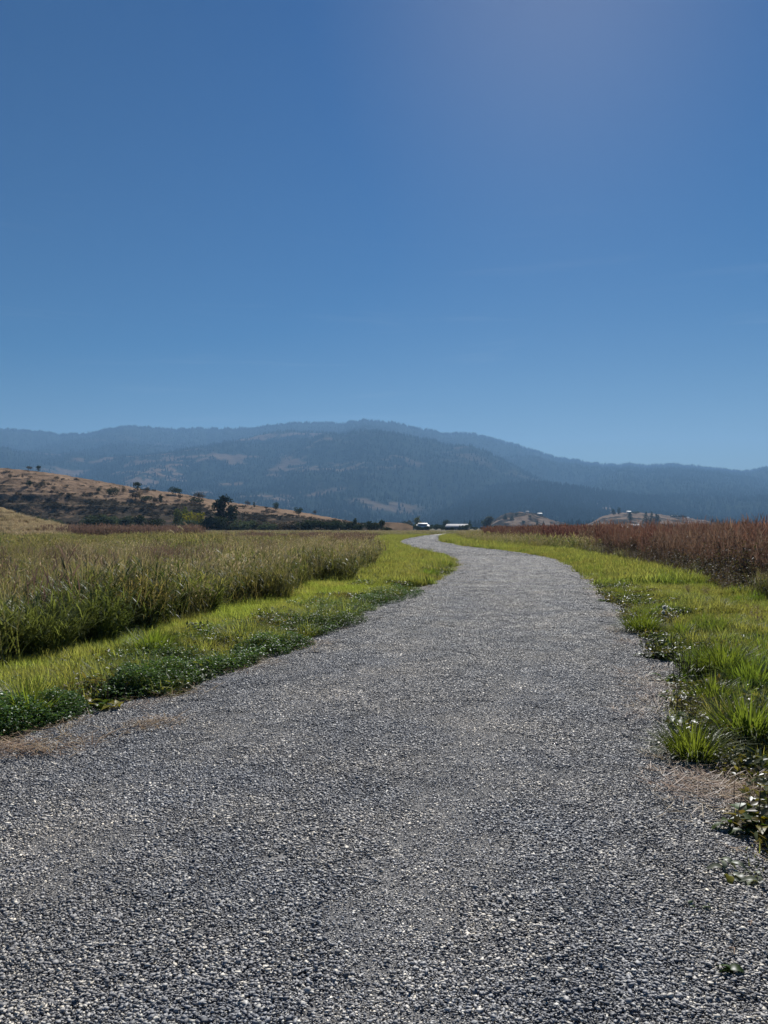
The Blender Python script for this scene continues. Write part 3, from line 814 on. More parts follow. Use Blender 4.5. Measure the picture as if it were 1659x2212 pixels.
# coarse dark tufts and broad leaved weeds roughening the right verge
proto_set('coarse_tuft', [tuft(35 + i, 130, 0.16, (0.2, 0.42), (0.005, 0.010), G_TUSS) for i in range(4)])
def weed_patch(seed):
    r = np.random.default_rng(seed); mb = MB(); n = 150
    P = disc(n, 0.17, r); P[:, 2] = r.uniform(0.02, 0.12, n)
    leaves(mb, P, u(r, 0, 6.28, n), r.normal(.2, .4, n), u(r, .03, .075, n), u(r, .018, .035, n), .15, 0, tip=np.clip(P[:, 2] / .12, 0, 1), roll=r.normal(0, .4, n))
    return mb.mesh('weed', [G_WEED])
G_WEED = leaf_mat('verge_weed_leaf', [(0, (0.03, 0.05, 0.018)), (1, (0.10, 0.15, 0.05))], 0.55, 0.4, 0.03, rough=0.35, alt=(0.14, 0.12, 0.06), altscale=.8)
proto_set('verge_weed', [weed_patch(i) for i in range(4)])
XY = spots(4, 30, 0.30, Rx, lambda y: Wx(y), seed=6)
e = ragged(XY); f = fbm(XY[:, 0] * .8, XY[:, 1] * .8, 110, 3) + RNG.normal(0, .06, len(XY))
k = (e > 0.15) & (f > 0.55)
put('coarse_grass', 'coarse_tuft', XY[k], .7, 1.15, hmul=np.clip(0.6 + 3 * (f[k] - .55), .6, 1.2), label='coarse dark tufts through the right verge')
XY = spots(3, 26, 0.20, lambda y: Rx(y) - .1, lambda y: Rx(y) + 1.3, seed=7)
e = ragged(XY, .3); f = fbm(XY[:, 0] * 1.1, XY[:, 1] * 1.1, 111, 3)
k = (e > 0.02) & (f > 0.46 + .12 * e)
put('verge_weeds', 'verge_weed', XY[k], .7, 1.3, label='low broad leaved weeds along the right gravel edge')
XY = spots(4, 30, 0.25, lambda y: Lx(y) - 1.8, lambda y: Lx(y) + .05, seed=8)
e = ragged(XY, .3); f = fbm(XY[:, 0] * 1.1, XY[:, 1] * 1.1, 112, 3)
k = (e > 0.05) & (f > 0.54)
put('verge_weeds', 'verge_weed', XY[k], .7, 1.4, label='low broad leaved weeds among the left verge clover')

# clover carpet between the mats and the yellow grass
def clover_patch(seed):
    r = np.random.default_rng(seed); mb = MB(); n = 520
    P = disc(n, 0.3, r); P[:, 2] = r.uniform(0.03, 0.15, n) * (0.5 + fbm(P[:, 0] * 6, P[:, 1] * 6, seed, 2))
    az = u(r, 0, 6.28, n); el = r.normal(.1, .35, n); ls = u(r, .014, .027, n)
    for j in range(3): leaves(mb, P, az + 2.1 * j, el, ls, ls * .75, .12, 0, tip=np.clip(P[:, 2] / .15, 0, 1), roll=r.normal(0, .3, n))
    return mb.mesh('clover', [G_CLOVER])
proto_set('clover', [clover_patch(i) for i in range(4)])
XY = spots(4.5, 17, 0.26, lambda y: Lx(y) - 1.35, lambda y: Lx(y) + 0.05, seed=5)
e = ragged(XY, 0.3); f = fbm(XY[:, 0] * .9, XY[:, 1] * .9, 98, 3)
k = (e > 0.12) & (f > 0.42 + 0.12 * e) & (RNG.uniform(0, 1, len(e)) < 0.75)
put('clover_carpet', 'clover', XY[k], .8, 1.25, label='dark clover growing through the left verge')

# left meadow
def sel(XY, f): return XY[f]
A = spots(4, 40, 0.40, lambda y: -40, lambda y: Tx(y) + 0.5, seed=11)
dE = Tx(A[:, 1]) - A[:, 0] - 2.0 * (fbm(A[:, 0] * .6, A[:, 1] * .6, 48, 3) - 0.45)
A = A[dE > -0.05]; dE = dE[dE > -0.05]
n1 = fbm(A[:, 0] * 0.16, A[:, 1] * 0.16, 41, 3); n2 = fbm(A[:, 0] * 0.35 + 7, A[:, 1] * 0.35, 43, 3); rr = RNG.uniform(0, 1, len(A))
edge_w = 0.6 + 3.2 * n2 * np.where(A[:, 1] < 15, 1.3, .8)
# rounded clumps, one kind of plant each, standing in lower mixed growth
cg = 1.8
def clumps(XY, cell, seed):
    ix, iy = np.floor(XY[:, 0] / cell), np.floor(XY[:, 1] / cell)
    best = np.full(len(XY), 9.0); kind = np.zeros(len(XY))
    for a_ in (-1, 0, 1):
        for b_ in (-1, 0, 1):
            jx, jy = ix + a_, iy + b_
            cx = (jx + 0.15 + 0.7 * hash2(jx, jy, seed)) * cell; cy_ = (jy + 0.15 + 0.7 * hash2(jx, jy, seed + 1)) * cell
            rad = cell * (0.32 + 0.38 * hash2(jx, jy, seed + 2))
            d = np.hypot(XY[:, 0] - cx, XY[:, 1] - cy_) / rad
            k = d < best
            best = np.where(k, d, best); kind = np.where(k, hash2(jx, jy, seed + 3), kind)
    return np.sqrt(np.clip(1 - best ** 2, 0, 1)), kind
dome, kd = clumps(A, cg, 700)
hn = 0.32 + 0.25 * (fbm(A[:, 0] * .5, A[:, 1] * .5, 44, 3)) + 0.55 * dome + 0.28 * np.exp(-np.maximum(dE, 0) / 1.0)
inb = dome > 0.15
near = dE < np.where(A[:, 1] < 15, 3.0, 2.2)
back = A[:, 0] < -0.36 * A[:, 1] - 3
is_leafy = (inb & ((near & (kd < np.where(A[:, 1] < 14, 0.85, 0.55))) | (~near & (kd < 0.14)))) | (~inb & near & (rr < 0.6))
is_brown = ~is_leafy & ((inb & (kd > 0.86)) | ((n1 > 0.46) & (A[:, 0] < -6) & (A[:, 1] > 13) & (A[:, 1] < 22) & (rr < .6)))
is_forb = ~is_leafy & ~is_brown & ((inb & ((kd < 0.55) | back)) | (~inb & (rr < np.where(back, .75, .5))))
is_reed = ~is_leafy & ~is_brown & ~is_forb
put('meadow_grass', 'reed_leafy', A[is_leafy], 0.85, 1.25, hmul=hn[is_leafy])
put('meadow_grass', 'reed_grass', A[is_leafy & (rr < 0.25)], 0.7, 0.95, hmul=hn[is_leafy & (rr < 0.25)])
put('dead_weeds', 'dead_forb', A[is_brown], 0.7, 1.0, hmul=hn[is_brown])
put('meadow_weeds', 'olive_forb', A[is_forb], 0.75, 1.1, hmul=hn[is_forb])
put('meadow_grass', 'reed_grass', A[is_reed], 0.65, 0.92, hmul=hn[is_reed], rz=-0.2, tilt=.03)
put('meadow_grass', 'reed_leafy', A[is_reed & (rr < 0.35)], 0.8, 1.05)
B = spots(40, 150, 0.95, lambda y: -95, lambda y: Tx(y) + 0.2, seed=12)
n1 = fbm(B[:, 0] * 0.06, B[:, 1] * 0.045, 45, 3); rr = RNG.uniform(0, 1, len(B)); k = B[:, 0] < -0.30 * B[:, 1]
ib = (n1 > 0.60) & (rr < 0.7); iff = ~ib & ((n1 < 0.49) | (k & (rr < 0.85))); ir = ~ib & ~iff
hb = np.clip(0.52 + 1.6 * (fbm(B[:, 0] * .2, B[:, 1] * .2, 49, 3) - .5), .3, 1.0)
put('dead_weeds', 'dead_far', B[ib], 0.7, 1.0, hmul=hb[ib]); put('meadow_weeds', 'forb_far', B[iff], 0.85, 1.2, hmul=hb[iff]); put('meadow_grass', 'reed_far', B[ir], 0.7, 1.0, hmul=hb[ir])
# far field, both sides of the vanishing path
D = spots(150, 300, 2.2, lambda y: -200, lambda y: 0.62 * y, seed=13)
rr = RNG.uniform(0, 1, len(D)); n1 = fbm(D[:, 0] * 0.03, D[:, 1] * 0.03, 46, 3)
D = D[(edge_out(D) > 1.0)]; rr = rr[: len(D)]; n1 = n1[: len(D)]
put('meadow_grass', 'reed_far', D[rr < 0.6], 0.5, 0.75, xy=2.2); put('meadow_weeds', 'forb_far', D[(rr >= 0.6)], 0.5, 0.75, xy=2.2)
# brown brush belt in front of the hill on the left
E = spots(105, 150, 1.1, lambda y: -0.47 * y, lambda y: -0.24 * y, seed=14)
put('brown_brush', 'dead_far', E, 1.0, 1.5, hmul=0.7 + 0.6 * fbm(E[:, 0] * 0.1, E[:, 1] * 0.1, 47, 3))

# right: rusty weeds, a purple-green skirt in front of them, yellow-green meadow behind
F = spots(4, 46, 0.40, lambda y: Wx(y) - 0.1, lambda y: 34, seed=15)
dE = F[:, 0] - Wx(F[:, 1]); rr = RNG.uniform(0, 1, len(F)); n2 = fbm(F[:, 0] * 0.3, F[:, 1] * 0.3, 51, 3)
px = IW / 2 + FPX * F[:, 0] / F[:, 1]
gap = (px > 1330) & (px < 1500) & (dE > 5)
sk = dE < 0.35 + 0.7 * n2
red = ~sk & ~gap & (dE < 13)
put('purple_weeds', 'purple_weed', F[sk], 0.85, 1.25, hmul=np.clip(0.55 + 0.45 * dE, 0.55, 1.1)[sk])
put('reed_clumps', 'reed_leafy', F[sk & (n2 > 0.57)], 0.55, 0.8)
put('red_weeds', 'red_weed', F[red], 0.72, 1.16, hmul=(0.74 + 0.44 * n2)[red])
put('red_weeds', 'red_weed', F[sk & (dE > 0.4) & (rr < 0.5)], 0.6, 0.9)
put('purple_weeds', 'purple_weed', F[red & (rr < 0.7)], 1.0, 1.6)
g = ~sk & ~red
put('meadow_weeds', 'olive_forb', F[g & (rr < 0.8)], 0.75, 1.05)
Hh = spots(46, 140, 0.85, lambda y: Wx(y) if y > 38 else 99, lambda y: 90, seed=16)
px = IW / 2 + FPX * Hh[:, 0] / Hh[:, 1]; rr = RNG.uniform(0, 1, len(Hh)); dE = Hh[:, 0] - Wx(Hh[:, 1]); n2 = fbm(Hh[:, 0] * 0.12, Hh[:, 1] * 0.12, 52, 3)
gap = (px > 1335) & (px < 1500)
red = ~gap & (dE > 0.4 + 1.5 * n2) & (Hh[:, 1] < 125) & (px > 1050)
put('red_weeds', 'red_far', Hh[red & (rr < 0.85)], 0.72, 1.14, hmul=(0.85 + 0.3 * n2)[red & (rr < 0.85)])
o_ = ~red
put('meadow_weeds', 'forb_far', Hh[o_ & (rr < 0.6)], 0.8, 1.1); put('meadow_grass', 'reed_far', Hh[o_ & (rr >= 0.6)], 0.75, 1.0)
# tan and green growth along the right verge beyond the bend, before the rusty weeds begin
K = spots(50, 150, 0.9, lambda y: Rx(y) + 3.0, lambda y: Wx(y), seed=17)
rr = RNG.uniform(0, 1, len(K)); put('meadow_grass', 'reed_far', K[rr < .55], 0.6, 0.85); put('meadow_weeds', 'forb_far', K[rr >= .45], 0.55, 0.8)
# ================================================================= loose gravel
def stone_mat(name):
    m, nt, N, L = newmat(name)
    geo = N.new('ShaderNodeNewGeometry'); oi = N.new('ShaderNodeObjectInfo')
    ad = N.new('ShaderNodeMath'); ad.operation = 'ADD'
    L.new(geo.outputs['Random Per Island'], ad.inputs[0]); L.new(oi.outputs['Random'], ad.inputs[1])
    fr = N.new('ShaderNodeMath'); fr.operation = 'FRACT'; L.new(ad.outputs[0], fr.inputs[0])
    c = ramp(N, [(0.0, (0.085, 0.092, 0.106)), (0.3, (0.18, 0.19, 0.212)), (0.62, (0.285, 0.295, 0.315)), (0.82, (0.42, 0.422, 0.42)), (0.94, (0.52, 0.50, 0.45)), (1.0, (0.7, 0.68, 0.62))])
    L.new(fr.outputs[0], c.inputs[0])
    n1 = noise_node(N, L, geo.outputs['Position'], 0.9, 4)
    c2 = ramp(N, [(0.36, (0.78, 0.80, 0.84)), (0.64, (1.18, 1.11, 1.02))]); L.new(n1.outputs['Fac'], c2.inputs[0])
    n2 = noise_node(N, L, geo.outputs['Position'], 120, 3)
    c3 = ramp(N, [(0.3, (0.75, 0.75, 0.75)), (0.7, (1.25, 1.25, 1.25))]); L.new(n2.outputs['Fac'], c3.inputs[0])
    ta = N.new('ShaderNodeAttribute'); ta.attribute_type = 'INSTANCER'; ta.attribute_name = 'tone'
    tk = N.new('ShaderNodeMix'); tk.data_type = 'RGBA'; tk.inputs[6].default_value = (1, 1, 1, 1); tk.inputs[7].default_value = (1.5, 1.47, 1.42, 1)
    tm = N.new('ShaderNodeMath'); tm.operation = 'SUBTRACT'; tm.inputs[1].default_value = 1.0; tm.use_clamp = True
    L.new(ta.outputs['Fac'], tm.inputs[0]); L.new(tm.outputs[0], tk.inputs[0])
    k = mixc(N, L, 1.0, c.outputs[0], c2.outputs[0], 'MULTIPLY'); k = mixc(N, L, 1.0, k, tk.outputs[2], 'MULTIPLY'); k = mixc(N, L, 1.0, k, c3.outputs[0], 'MULTIPLY')
    b = N.new('ShaderNodeBsdfPrincipled'); b.inputs['Roughness'].default_value = 0.62; b.inputs['Specular IOR Level'].default_value = 0.4
    L.new(k, b.inputs['Base Color'])
    o = N.new('ShaderNodeOutputMaterial'); L.new(b.outputs[0], o.inputs[0])
    return m
M_STONE = stone_mat('crushed_stone')

def hull(seed, n, sub=0):
    r = random.Random(seed)
    bm = bmesh.new()
    for i in range(n):
        v = Vector((r.gauss(0, 1), r.gauss(0, 1), r.gauss(0, 1))).normalized() * r.uniform(0.8, 1.0)
        bm.verts.new((v.x, v.y * 0.8, v.z * 0.42))
    res = bmesh.ops.convex_hull(bm, input=bm.verts)
    bmesh.ops.delete(bm, geom=[g for g in bm.verts if not g.link_faces], context='VERTS')
    if sub:
        bmesh.ops.bevel(bm, geom=list(bm.edges), offset=0.09, segments=1, affect='EDGES', clamp_overlap=True)
        bmesh.ops.triangulate(bm, faces=bm.faces)
    bm.normal_update()
    bm.verts.index_update()
    V = np.array([v.co[:] for v in bm.verts]); F = np.array([[v.index for v in f.verts] for f in bm.faces])
    bm.free()
    return V, F
TEMPL = [hull(300 + i, 8 + i % 4) for i in range(14)]

def gravel_patch(seed, half, step, mean, sig, zmax):
    r = np.random.default_rng(seed); b = MB()
    g = np.arange(-half, half, step)
    X, Y = np.meshgrid(g, g); n = X.size
    P = np.stack([X.ravel(), Y.ravel()], 1) + r.uniform(-.6, .6, (n, 2)) * step
    # a ragged outline so that neighbouring patches do not meet in straight lines
    keep = np.maximum(np.abs(P[:, 0]), np.abs(P[:, 1])) < half * (0.88 + 0.3 * r.uniform(0, 1, n) - 0.1)
    P = P[keep]; n = len(P)
    s = np.clip(np.exp(r.normal(math.log(mean), sig, n)), mean * 0.4, mean * 2.4)
    az, tx, ty = r.uniform(0, 2 * PI, n), r.normal(0, .22, n), r.normal(0, .22, n)
    z = r.uniform(-0.2, 1, n) * zmax + s * 0.15
    for t in range(len(TEMPL)):
        q = np.where(r.integers(0, len(TEMPL), n) == t)[0] if False else np.arange(t, n, len(TEMPL))
        V, F = TEMPL[t]
        ca, sa = np.cos(az[q]), np.sin(az[q])
        st = r.uniform(0.75, 1.25, (len(q), 3))
        W = V[None] * st[:, None, :] * s[q][:, None, None]
        y2 = W[:, :, 1] - W[:, :, 2] * tx[q][:, None]; z2 = W[:, :, 2] + W[:, :, 1] * tx[q][:, None] + W[:, :, 0] * ty[q][:, None]
        x2 = W[:, :, 0] - W[:, :, 2] * ty[q][:, None]
        O = np.stack([x2 * ca[:, None] - y2 * sa[:, None] + P[q, 0][:, None], x2 * sa[:, None] + y2 * ca[:, None] + P[q, 1][:, None], z2 + z[q][:, None]], 2)
        FF = (F[None] + (np.arange(len(q)) * len(V))[:, None, None]).reshape(-1, 3)
        b.add(O.reshape(-1, 3), FF)
    return b.mesh('gravel', [M_STONE])
proto_set('gravel_near', [gravel_patch(400 + i, 0.25, 0.0094, 0.0066, 0.42, 0.004) for i in range(5)] + [gravel_patch(410 + i, 0.25, 0.0090, 0.0046, 0.5, 0.002) for i in range(3)])
proto_set('gravel_far', [gravel_patch(420 + i, 0.5, 0.026, 0.015, 0.45, 0.016) for i in range(4)])
def lay(key, y0, y1, step, seed, sc=1.0):
    XY = spots(y0, y1, step, lambda y: Lx(y) - 0.28, lambda y: Rx(y) + 0.28, 0.12, seed=seed)
    e = edge_out(XY) + 0.22 * (fbm(XY[:, 0] * 2.5, XY[:, 1] * 2.5, 95, 3) - 0.5)
    XY = XY[e < 0.10]
    n = len(XY)
    rot = rnd_rot(n); tr = track(XY[:, 0], XY[:, 1]); idx = None
    hx = (road_z(XY[:, 0] + .12, XY[:, 1]) - road_z(XY[:, 0] - .12, XY[:, 1])) / .24; hy = (road_z(XY[:, 0], XY[:, 1] + .12) - road_z(XY[:, 0], XY[:, 1] - .12)) / .24
    ca, sa = np.cos(rot[:, 2]), np.sin(rot[:, 2])            # each patch lies along the slope of the bed
    rot[:, 0] = np.arctan(-hx * sa + hy * ca); rot[:, 1] = -np.arctan(hx * ca + hy * sa)
    if key == 'gravel_near': idx = np.where(RNG.uniform(0, 1, n) < np.clip(tr, 0, .85), RNG.integers(5, 8, n), RNG.integers(0, 5, n))
    return scatter('gravel', key, np.stack([XY[:, 0], XY[:, 1], road_z(XY[:, 0], XY[:, 1]) - 0.0015], 1), rot, uscl(RNG.uniform(.95, 1.1, n) * sc), idx, road, tone=1 + tr)
lay('gravel_near', 1.7, 46, 0.38, 31)
lay('gravel_far', 45, 165, 0.8, 32, 1.1)

# the largest stones nearest the camera, one object each
BIG = []
for i in range(8):
    V, F = hull(500 + i, 16, 1)
    BIG.append(mesh_np('stone', V, [F], M_STONE))
rs = np.random.default_rng(77)
for i in range(300):
    y = 2.30 + 1.5 * rs.uniform(0, 1) ** 1.4
    x = rs.uniform(-0.54, 0.54) * y
    if edge_out(np.array([[x, y]]))[0] > -0.05: x = rs.uniform(-0.5, 0.3) * y
    s = rs.uniform(0.008, 0.0145)
    o = link('stone', BIG[i % 8], road, (x, y, float(road_z(x, y)) + 0.008 + s * 0.25))
    o.rotation_euler = (rs.normal(0, .3), rs.normal(0, .3), rs.uniform(0, 2 * PI))
    o.scale = (s * rs.uniform(.8, 1.2), s * rs.uniform(.8, 1.2), s * rs.uniform(.7, 1.1))

# dry grass litter along the path
def litter_patch(seed, n, rad, mat, L=(0.05, 0.16), W=(0.002, 0.004)):
    r = np.random.default_rng(seed); b = MB()
    P = disc(n, rad, r); P[:, 2] = r.uniform(0.004, 0.03, n)
    ribbons(b, P, u(r, 0, 2 * PI, n), u(r, 1.25, 1.62, n), u(r, -0.2, 0.25, n), u(r, *L, n), u(r, *W, n), 2, r=r, taper=(.8, 1, .4))
    return b.mesh('litter', [mat])
proto_set('straw_bits', [litter_patch(600 + i, 40, 0.22, G_STRAW, (0.04, 0.17), (0.003, 0.006)) for i in range(3)])
proto_set('grass_thatch', [litter_patch(610 + i, 90, 0.30, G_NEEDLE, (0.03, 0.14), (0.0018, 0.004)) for i in range(3)])
def strew(name, key, pts, label):
    pts = [q for q in pts if float(fbm(np.array(q[0] * 2.6), np.array(q[1] * 2.6), 140, 2)) > 0.34]
    XY = np.array([(p[0], p[1]) for p in pts], float); n = len(XY)
    z = np.where(edge_out(XY) > -0.1, gz(XY[:, 0], XY[:, 1]), road_z(XY[:, 0], XY[:, 1]))
    scatter(name, key, np.stack([XY[:, 0], XY[:, 1], np.maximum(z, road_z(XY[:, 0], XY[:, 1])) + 0.006], 1), rnd_rot(n), uscl(RNG.uniform(.8, 1.2, n)), label=label)
def blob(cx, cy, rx, ry, n, seed, ang=0.0):
    r = np.random.default_rng(seed); d = disc(n, 1, r)
    x, y = d[:, 0] * rx, d[:, 1] * ry
    return list(np.stack([cx + x * math.cos(ang) - y * math.sin(ang), cy + x * math.sin(ang) + y * math.cos(ang)], 1))
q = onground(*ph(100, 2110)); strew('straw_litter', 'straw_bits', blob(-2.5, 5.75, 0.95, 0.26, 34, 1, 0.75), 'pale straw scattered at the left edge of the gravel')
strew('straw_litter', 'grass_thatch', blob(-2.95, 5.5, 0.5, 0.14, 4, 2, 0.75) , 'brown dry grass litter at the left edge')
strew('dry_grass_litter', 'grass_thatch', blob(2.36, 4.85, 0.30, 0.10, 16, 3, 0.1), 'tan dry grass mat between right hand tussock and plantain')
strew('straw_litter', 'straw_bits', blob(2.2, 4.75, 0.45, 0.2, 10, 4), 'pale straw on the gravel by the right edge')
ed = []
rs = np.random.default_rng(5)
for i in range(150):
    y = rs.uniform(5, 42)
    if rs.uniform() < 0.5: ed.append((float(Lx(y)) + rs.normal(0.12, .10), y))
    else: ed.append((float(Rx(y)) - rs.normal(0.10, .12), y))
ed = [p for p in ed if fbm(np.array(p[0] * .8), np.array(p[1] * .8), 99, 2) > 0.52]
strew('dry_grass_litter', 'grass_thatch', ed, 'dry grass litter along both edges of the gravel')
rs = np.random.default_rng(6)
strew('straw_litter', 'straw_bits', [(float(Lx(y)) + rs.uniform(0, .5), y) for y in rs.uniform(3, 12, 26)] + [(float(Rx(y)) - rs.uniform(0, .4), y) for y in rs.uniform(3, 12, 26)], 'stray straw bits near the gravel edges')
# ================================================================= single plants beside the path
def tussock_mesh(seed, n, rad, H, W, lean=0.75, mat=None):
    r = np.random.default_rng(seed); b = MB()
    P = disc(n, rad, r); az = np.arctan2(P[:, 1], P[:, 0]) + r.normal(0, 0.5, n)
    d = np.hypot(P[:, 0], P[:, 1]) / rad
    ribbons(b, P * 0.6, az, np.abs(d * lean * 0.6 + r.normal(0, .12, n)), u(r, 0.3, 1.5, n) * (0.5 + d), u(r, *H, n), u(r, *W, n), 4, taper=(.7, 1, .9, .6, .05), r=r)
    return b.mesh('grass_tussock', [mat or G_TUSS])
TUFTS = [  # base point on the photograph, radius, height range, blades, blade width, label
    ((1868, 1828), 0.36, (0.25, 0.46), 420, (0.006, 0.011), None, 'dark arching grass tussock under the two white dandelion heads'),
    ((1975, 1842), 0.22, (0.22, 0.34), 170, (0.005, 0.009), None, 'slim pale grass tuft just right of the dandelion tussock'),
    ((2110, 1962), 0.34, (0.28, 0.48), 420, (0.006, 0.011), None, 'broad upright tussock with a deep dark base, behind the bright spreading one'),
    ((2022, 2200), 0.22, (0.2, 0.36), 380, (0.005, 0.009), None, 'bright spreading grass tussock lapping onto the gravel, nearest on the right edge'),
    ((2190, 2150), 0.28, (0.28, 0.46), 330, (0.006, 0.011), None, 'tall dark based tussock cut by the right edge of the photo'),
    ((2080, 2040), 0.28, (0.2, 0.34), 260, (0.005, 0.009), None, 'loose low tussock between plantains and bright spreading tussock'),
    ((2190, 2000), 0.3, (0.22, 0.4), 280, (0.005, 0.010), None, 'yellow tipped tussock behind the tall dark one at the right'),
    ((1790, 1640), 0.30, (0.2, 0.32), 220, (0.008, 0.012), None, 'small dark tuft on the inner right verge near its bend'),
    ((1690, 1640), 0.36, (0.18, 0.26), 260, (0.009, 0.014), None, 'dark low tuft on right verge above the orange straw patch'),
    ((1855, 1655), 0.36, (0.2, 0.34), 240, (0.009, 0.014), None, 'dark tuft midway across the right verge in front of the rusty weeds'),
    ((430, 1905), 0.36, (0.25, 0.42), 420, (0.006, 0.011), None, 'dark swept over grass tuft on the left verge above the clover'),
    ((60, 2085), 0.25, (0.25, 0.40), 200, (0.008, 0.013), None, 'broad bladed bright tuft in the clover at the left edge'),
    ((1240, 1668), 0.42, (0.25, 0.36), 240, (0.012, 0.018), None, 'dark tuft at the gravel edge beside the road bend, nearer of two'),
    ((1285, 1640), 0.42, (0.25, 0.36), 240, (0.014, 0.02), None, 'dark tuft on the tip of the left verge where it meets the bend'),
]
for i, ((x, y), rad, H, n, W, m_, lab) in enumerate(TUFTS):
    p = onground(*ph(x, y)); p.y += rad * 0.5
    p.z = float(gz(p.x, p.y)) - 0.01
    me = tussock_mesh(700 + i, int(n * 1.4), rad * 1.05, (H[0] * 1.1, H[1] * 1.12), W)
    tag(link('grass_tussock', me, None, p, random.uniform(0, 6)), lab, 'grass tussock', 'grass tussocks along the path')

# ---- clover mats along the left edge
def clover(name, a, b_, width, h, n, seed, label):
    r = np.random.default_rng(seed); mb = MB()
    a, b_ = Vector((*a, 0)), Vector((*b_, 0)); c = (a + b_) / 2
    ax = (b_ - a); Ln = ax.length; ax.normalize(); nx = Vector((-ax.y, ax.x, 0))
    t = r.uniform(-0.5, 0.5, n); w_ = r.uniform(-0.5, 0.5, n)
    k = (2 * t) ** 2 + (2 * w_) ** 2
    x = ax.x * t * Ln + nx.x * w_ * width; y = ax.y * t * Ln + nx.y * w_ * width
    wb = fbm((x + c.x) * 3.2, (y + c.y) * 3.2, seed, 3)
    keep = k < 0.75 + 0.7 * wb
    x, y, k, wb = x[keep], y[keep], k[keep], wb[keep]; n = len(x)
    top = h * (0.25 + 1.25 * wb) * np.sqrt(np.clip(1.25 - k, 0.04, 1))
    z = top * r.uniform(0, 1, n) ** 0.35
    P = np.stack([x, y, z], 1)
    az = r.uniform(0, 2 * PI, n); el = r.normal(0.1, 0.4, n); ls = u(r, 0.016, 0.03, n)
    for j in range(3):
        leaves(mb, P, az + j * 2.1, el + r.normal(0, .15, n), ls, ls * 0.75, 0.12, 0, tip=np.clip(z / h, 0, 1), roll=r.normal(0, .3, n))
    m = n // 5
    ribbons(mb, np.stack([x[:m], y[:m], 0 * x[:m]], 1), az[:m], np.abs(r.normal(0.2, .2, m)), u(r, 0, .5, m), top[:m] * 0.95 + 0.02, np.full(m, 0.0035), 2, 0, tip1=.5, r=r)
    o = link(name, mb.mesh(name, [G_CLOVER]), None, (c.x, c.y, float(gz(c.x, c.y)) - 0.02))
    tag(o, label, 'clover', 'clover mats on the left gravel edge')
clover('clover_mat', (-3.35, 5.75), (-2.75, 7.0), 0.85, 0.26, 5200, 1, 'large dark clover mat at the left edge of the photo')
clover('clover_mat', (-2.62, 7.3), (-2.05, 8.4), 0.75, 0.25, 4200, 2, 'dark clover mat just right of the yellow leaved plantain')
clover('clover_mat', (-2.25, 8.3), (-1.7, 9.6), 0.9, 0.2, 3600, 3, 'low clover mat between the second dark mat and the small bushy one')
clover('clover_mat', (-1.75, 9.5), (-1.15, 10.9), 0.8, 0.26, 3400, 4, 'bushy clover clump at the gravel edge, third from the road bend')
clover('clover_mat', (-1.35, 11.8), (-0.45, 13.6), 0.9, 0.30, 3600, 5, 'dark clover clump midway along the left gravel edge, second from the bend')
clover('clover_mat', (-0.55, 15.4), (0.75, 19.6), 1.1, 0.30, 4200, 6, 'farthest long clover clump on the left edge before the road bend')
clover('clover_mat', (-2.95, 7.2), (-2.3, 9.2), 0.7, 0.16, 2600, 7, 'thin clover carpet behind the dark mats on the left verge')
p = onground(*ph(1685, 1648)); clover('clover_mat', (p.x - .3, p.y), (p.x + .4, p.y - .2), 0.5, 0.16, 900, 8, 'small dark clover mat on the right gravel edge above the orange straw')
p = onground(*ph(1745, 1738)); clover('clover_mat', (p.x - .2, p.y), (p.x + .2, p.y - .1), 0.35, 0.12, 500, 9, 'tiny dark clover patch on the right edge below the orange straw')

# ---- plantains: a rosette of leaves and dark seed spikes, each leaf and spike its own piece
def ovate(seed, L, Wd, arch):
    r = np.random.default_rng(seed); b = MB(); k = 5
    s = np.linspace(0, 1, k + 1); wd = Wd * np.array([0.12, 0.32, 0.85, 1.0, 0.7, 0.05]) * 0.5
    x = L * (s - 0.1 * s ** 2); z = L * (arch * s - (arch + 0.25) * s ** 2)
    V = [];
    for i in range(k + 1):
        V += [(x[i], -wd[i], z[i] + 0.25 * wd[i]), (x[i], 0, z[i]), (x[i], wd[i], z[i] + 0.25 * wd[i])]
    F = []
    for i in range(k):
        F += [(3 * i, 3 * i + 1, 3 * i + 4, 3 * i + 3), (3 * i + 1, 3 * i + 2, 3 * i + 5, 3 * i + 4)]
    b.add(V, F, np.repeat(s, 3))
    return b
LEAF = {}
for key, mat in (('green', G_PLANT), ('yellow', G_YELLOW), ('silver', G_SILVER)):
    LEAF[key] = [ovate(800 + i, 1.0, (0.42, 0.5, 0.36)[i] * (0.6 if key == 'silver' else 1), (0.9, 0.6, 0.75)[i]).mesh('leaf', [mat], True) for i in range(3)]
def spike_mesh(seed):
    r = random.Random(seed); b = MB(); c = r.uniform(-.15, .15)
    b.tube([(0, 0, 0), (c * .2, 0, .35), (c * .6, .02, .7), (c, .03, 1.0)], [0.007, 0.007, 0.015, 0.006], 5)
    return b.mesh('seed_spike', [G_SPIKE])
SPIKE = [spike_mesh(i) for i in range(4)]
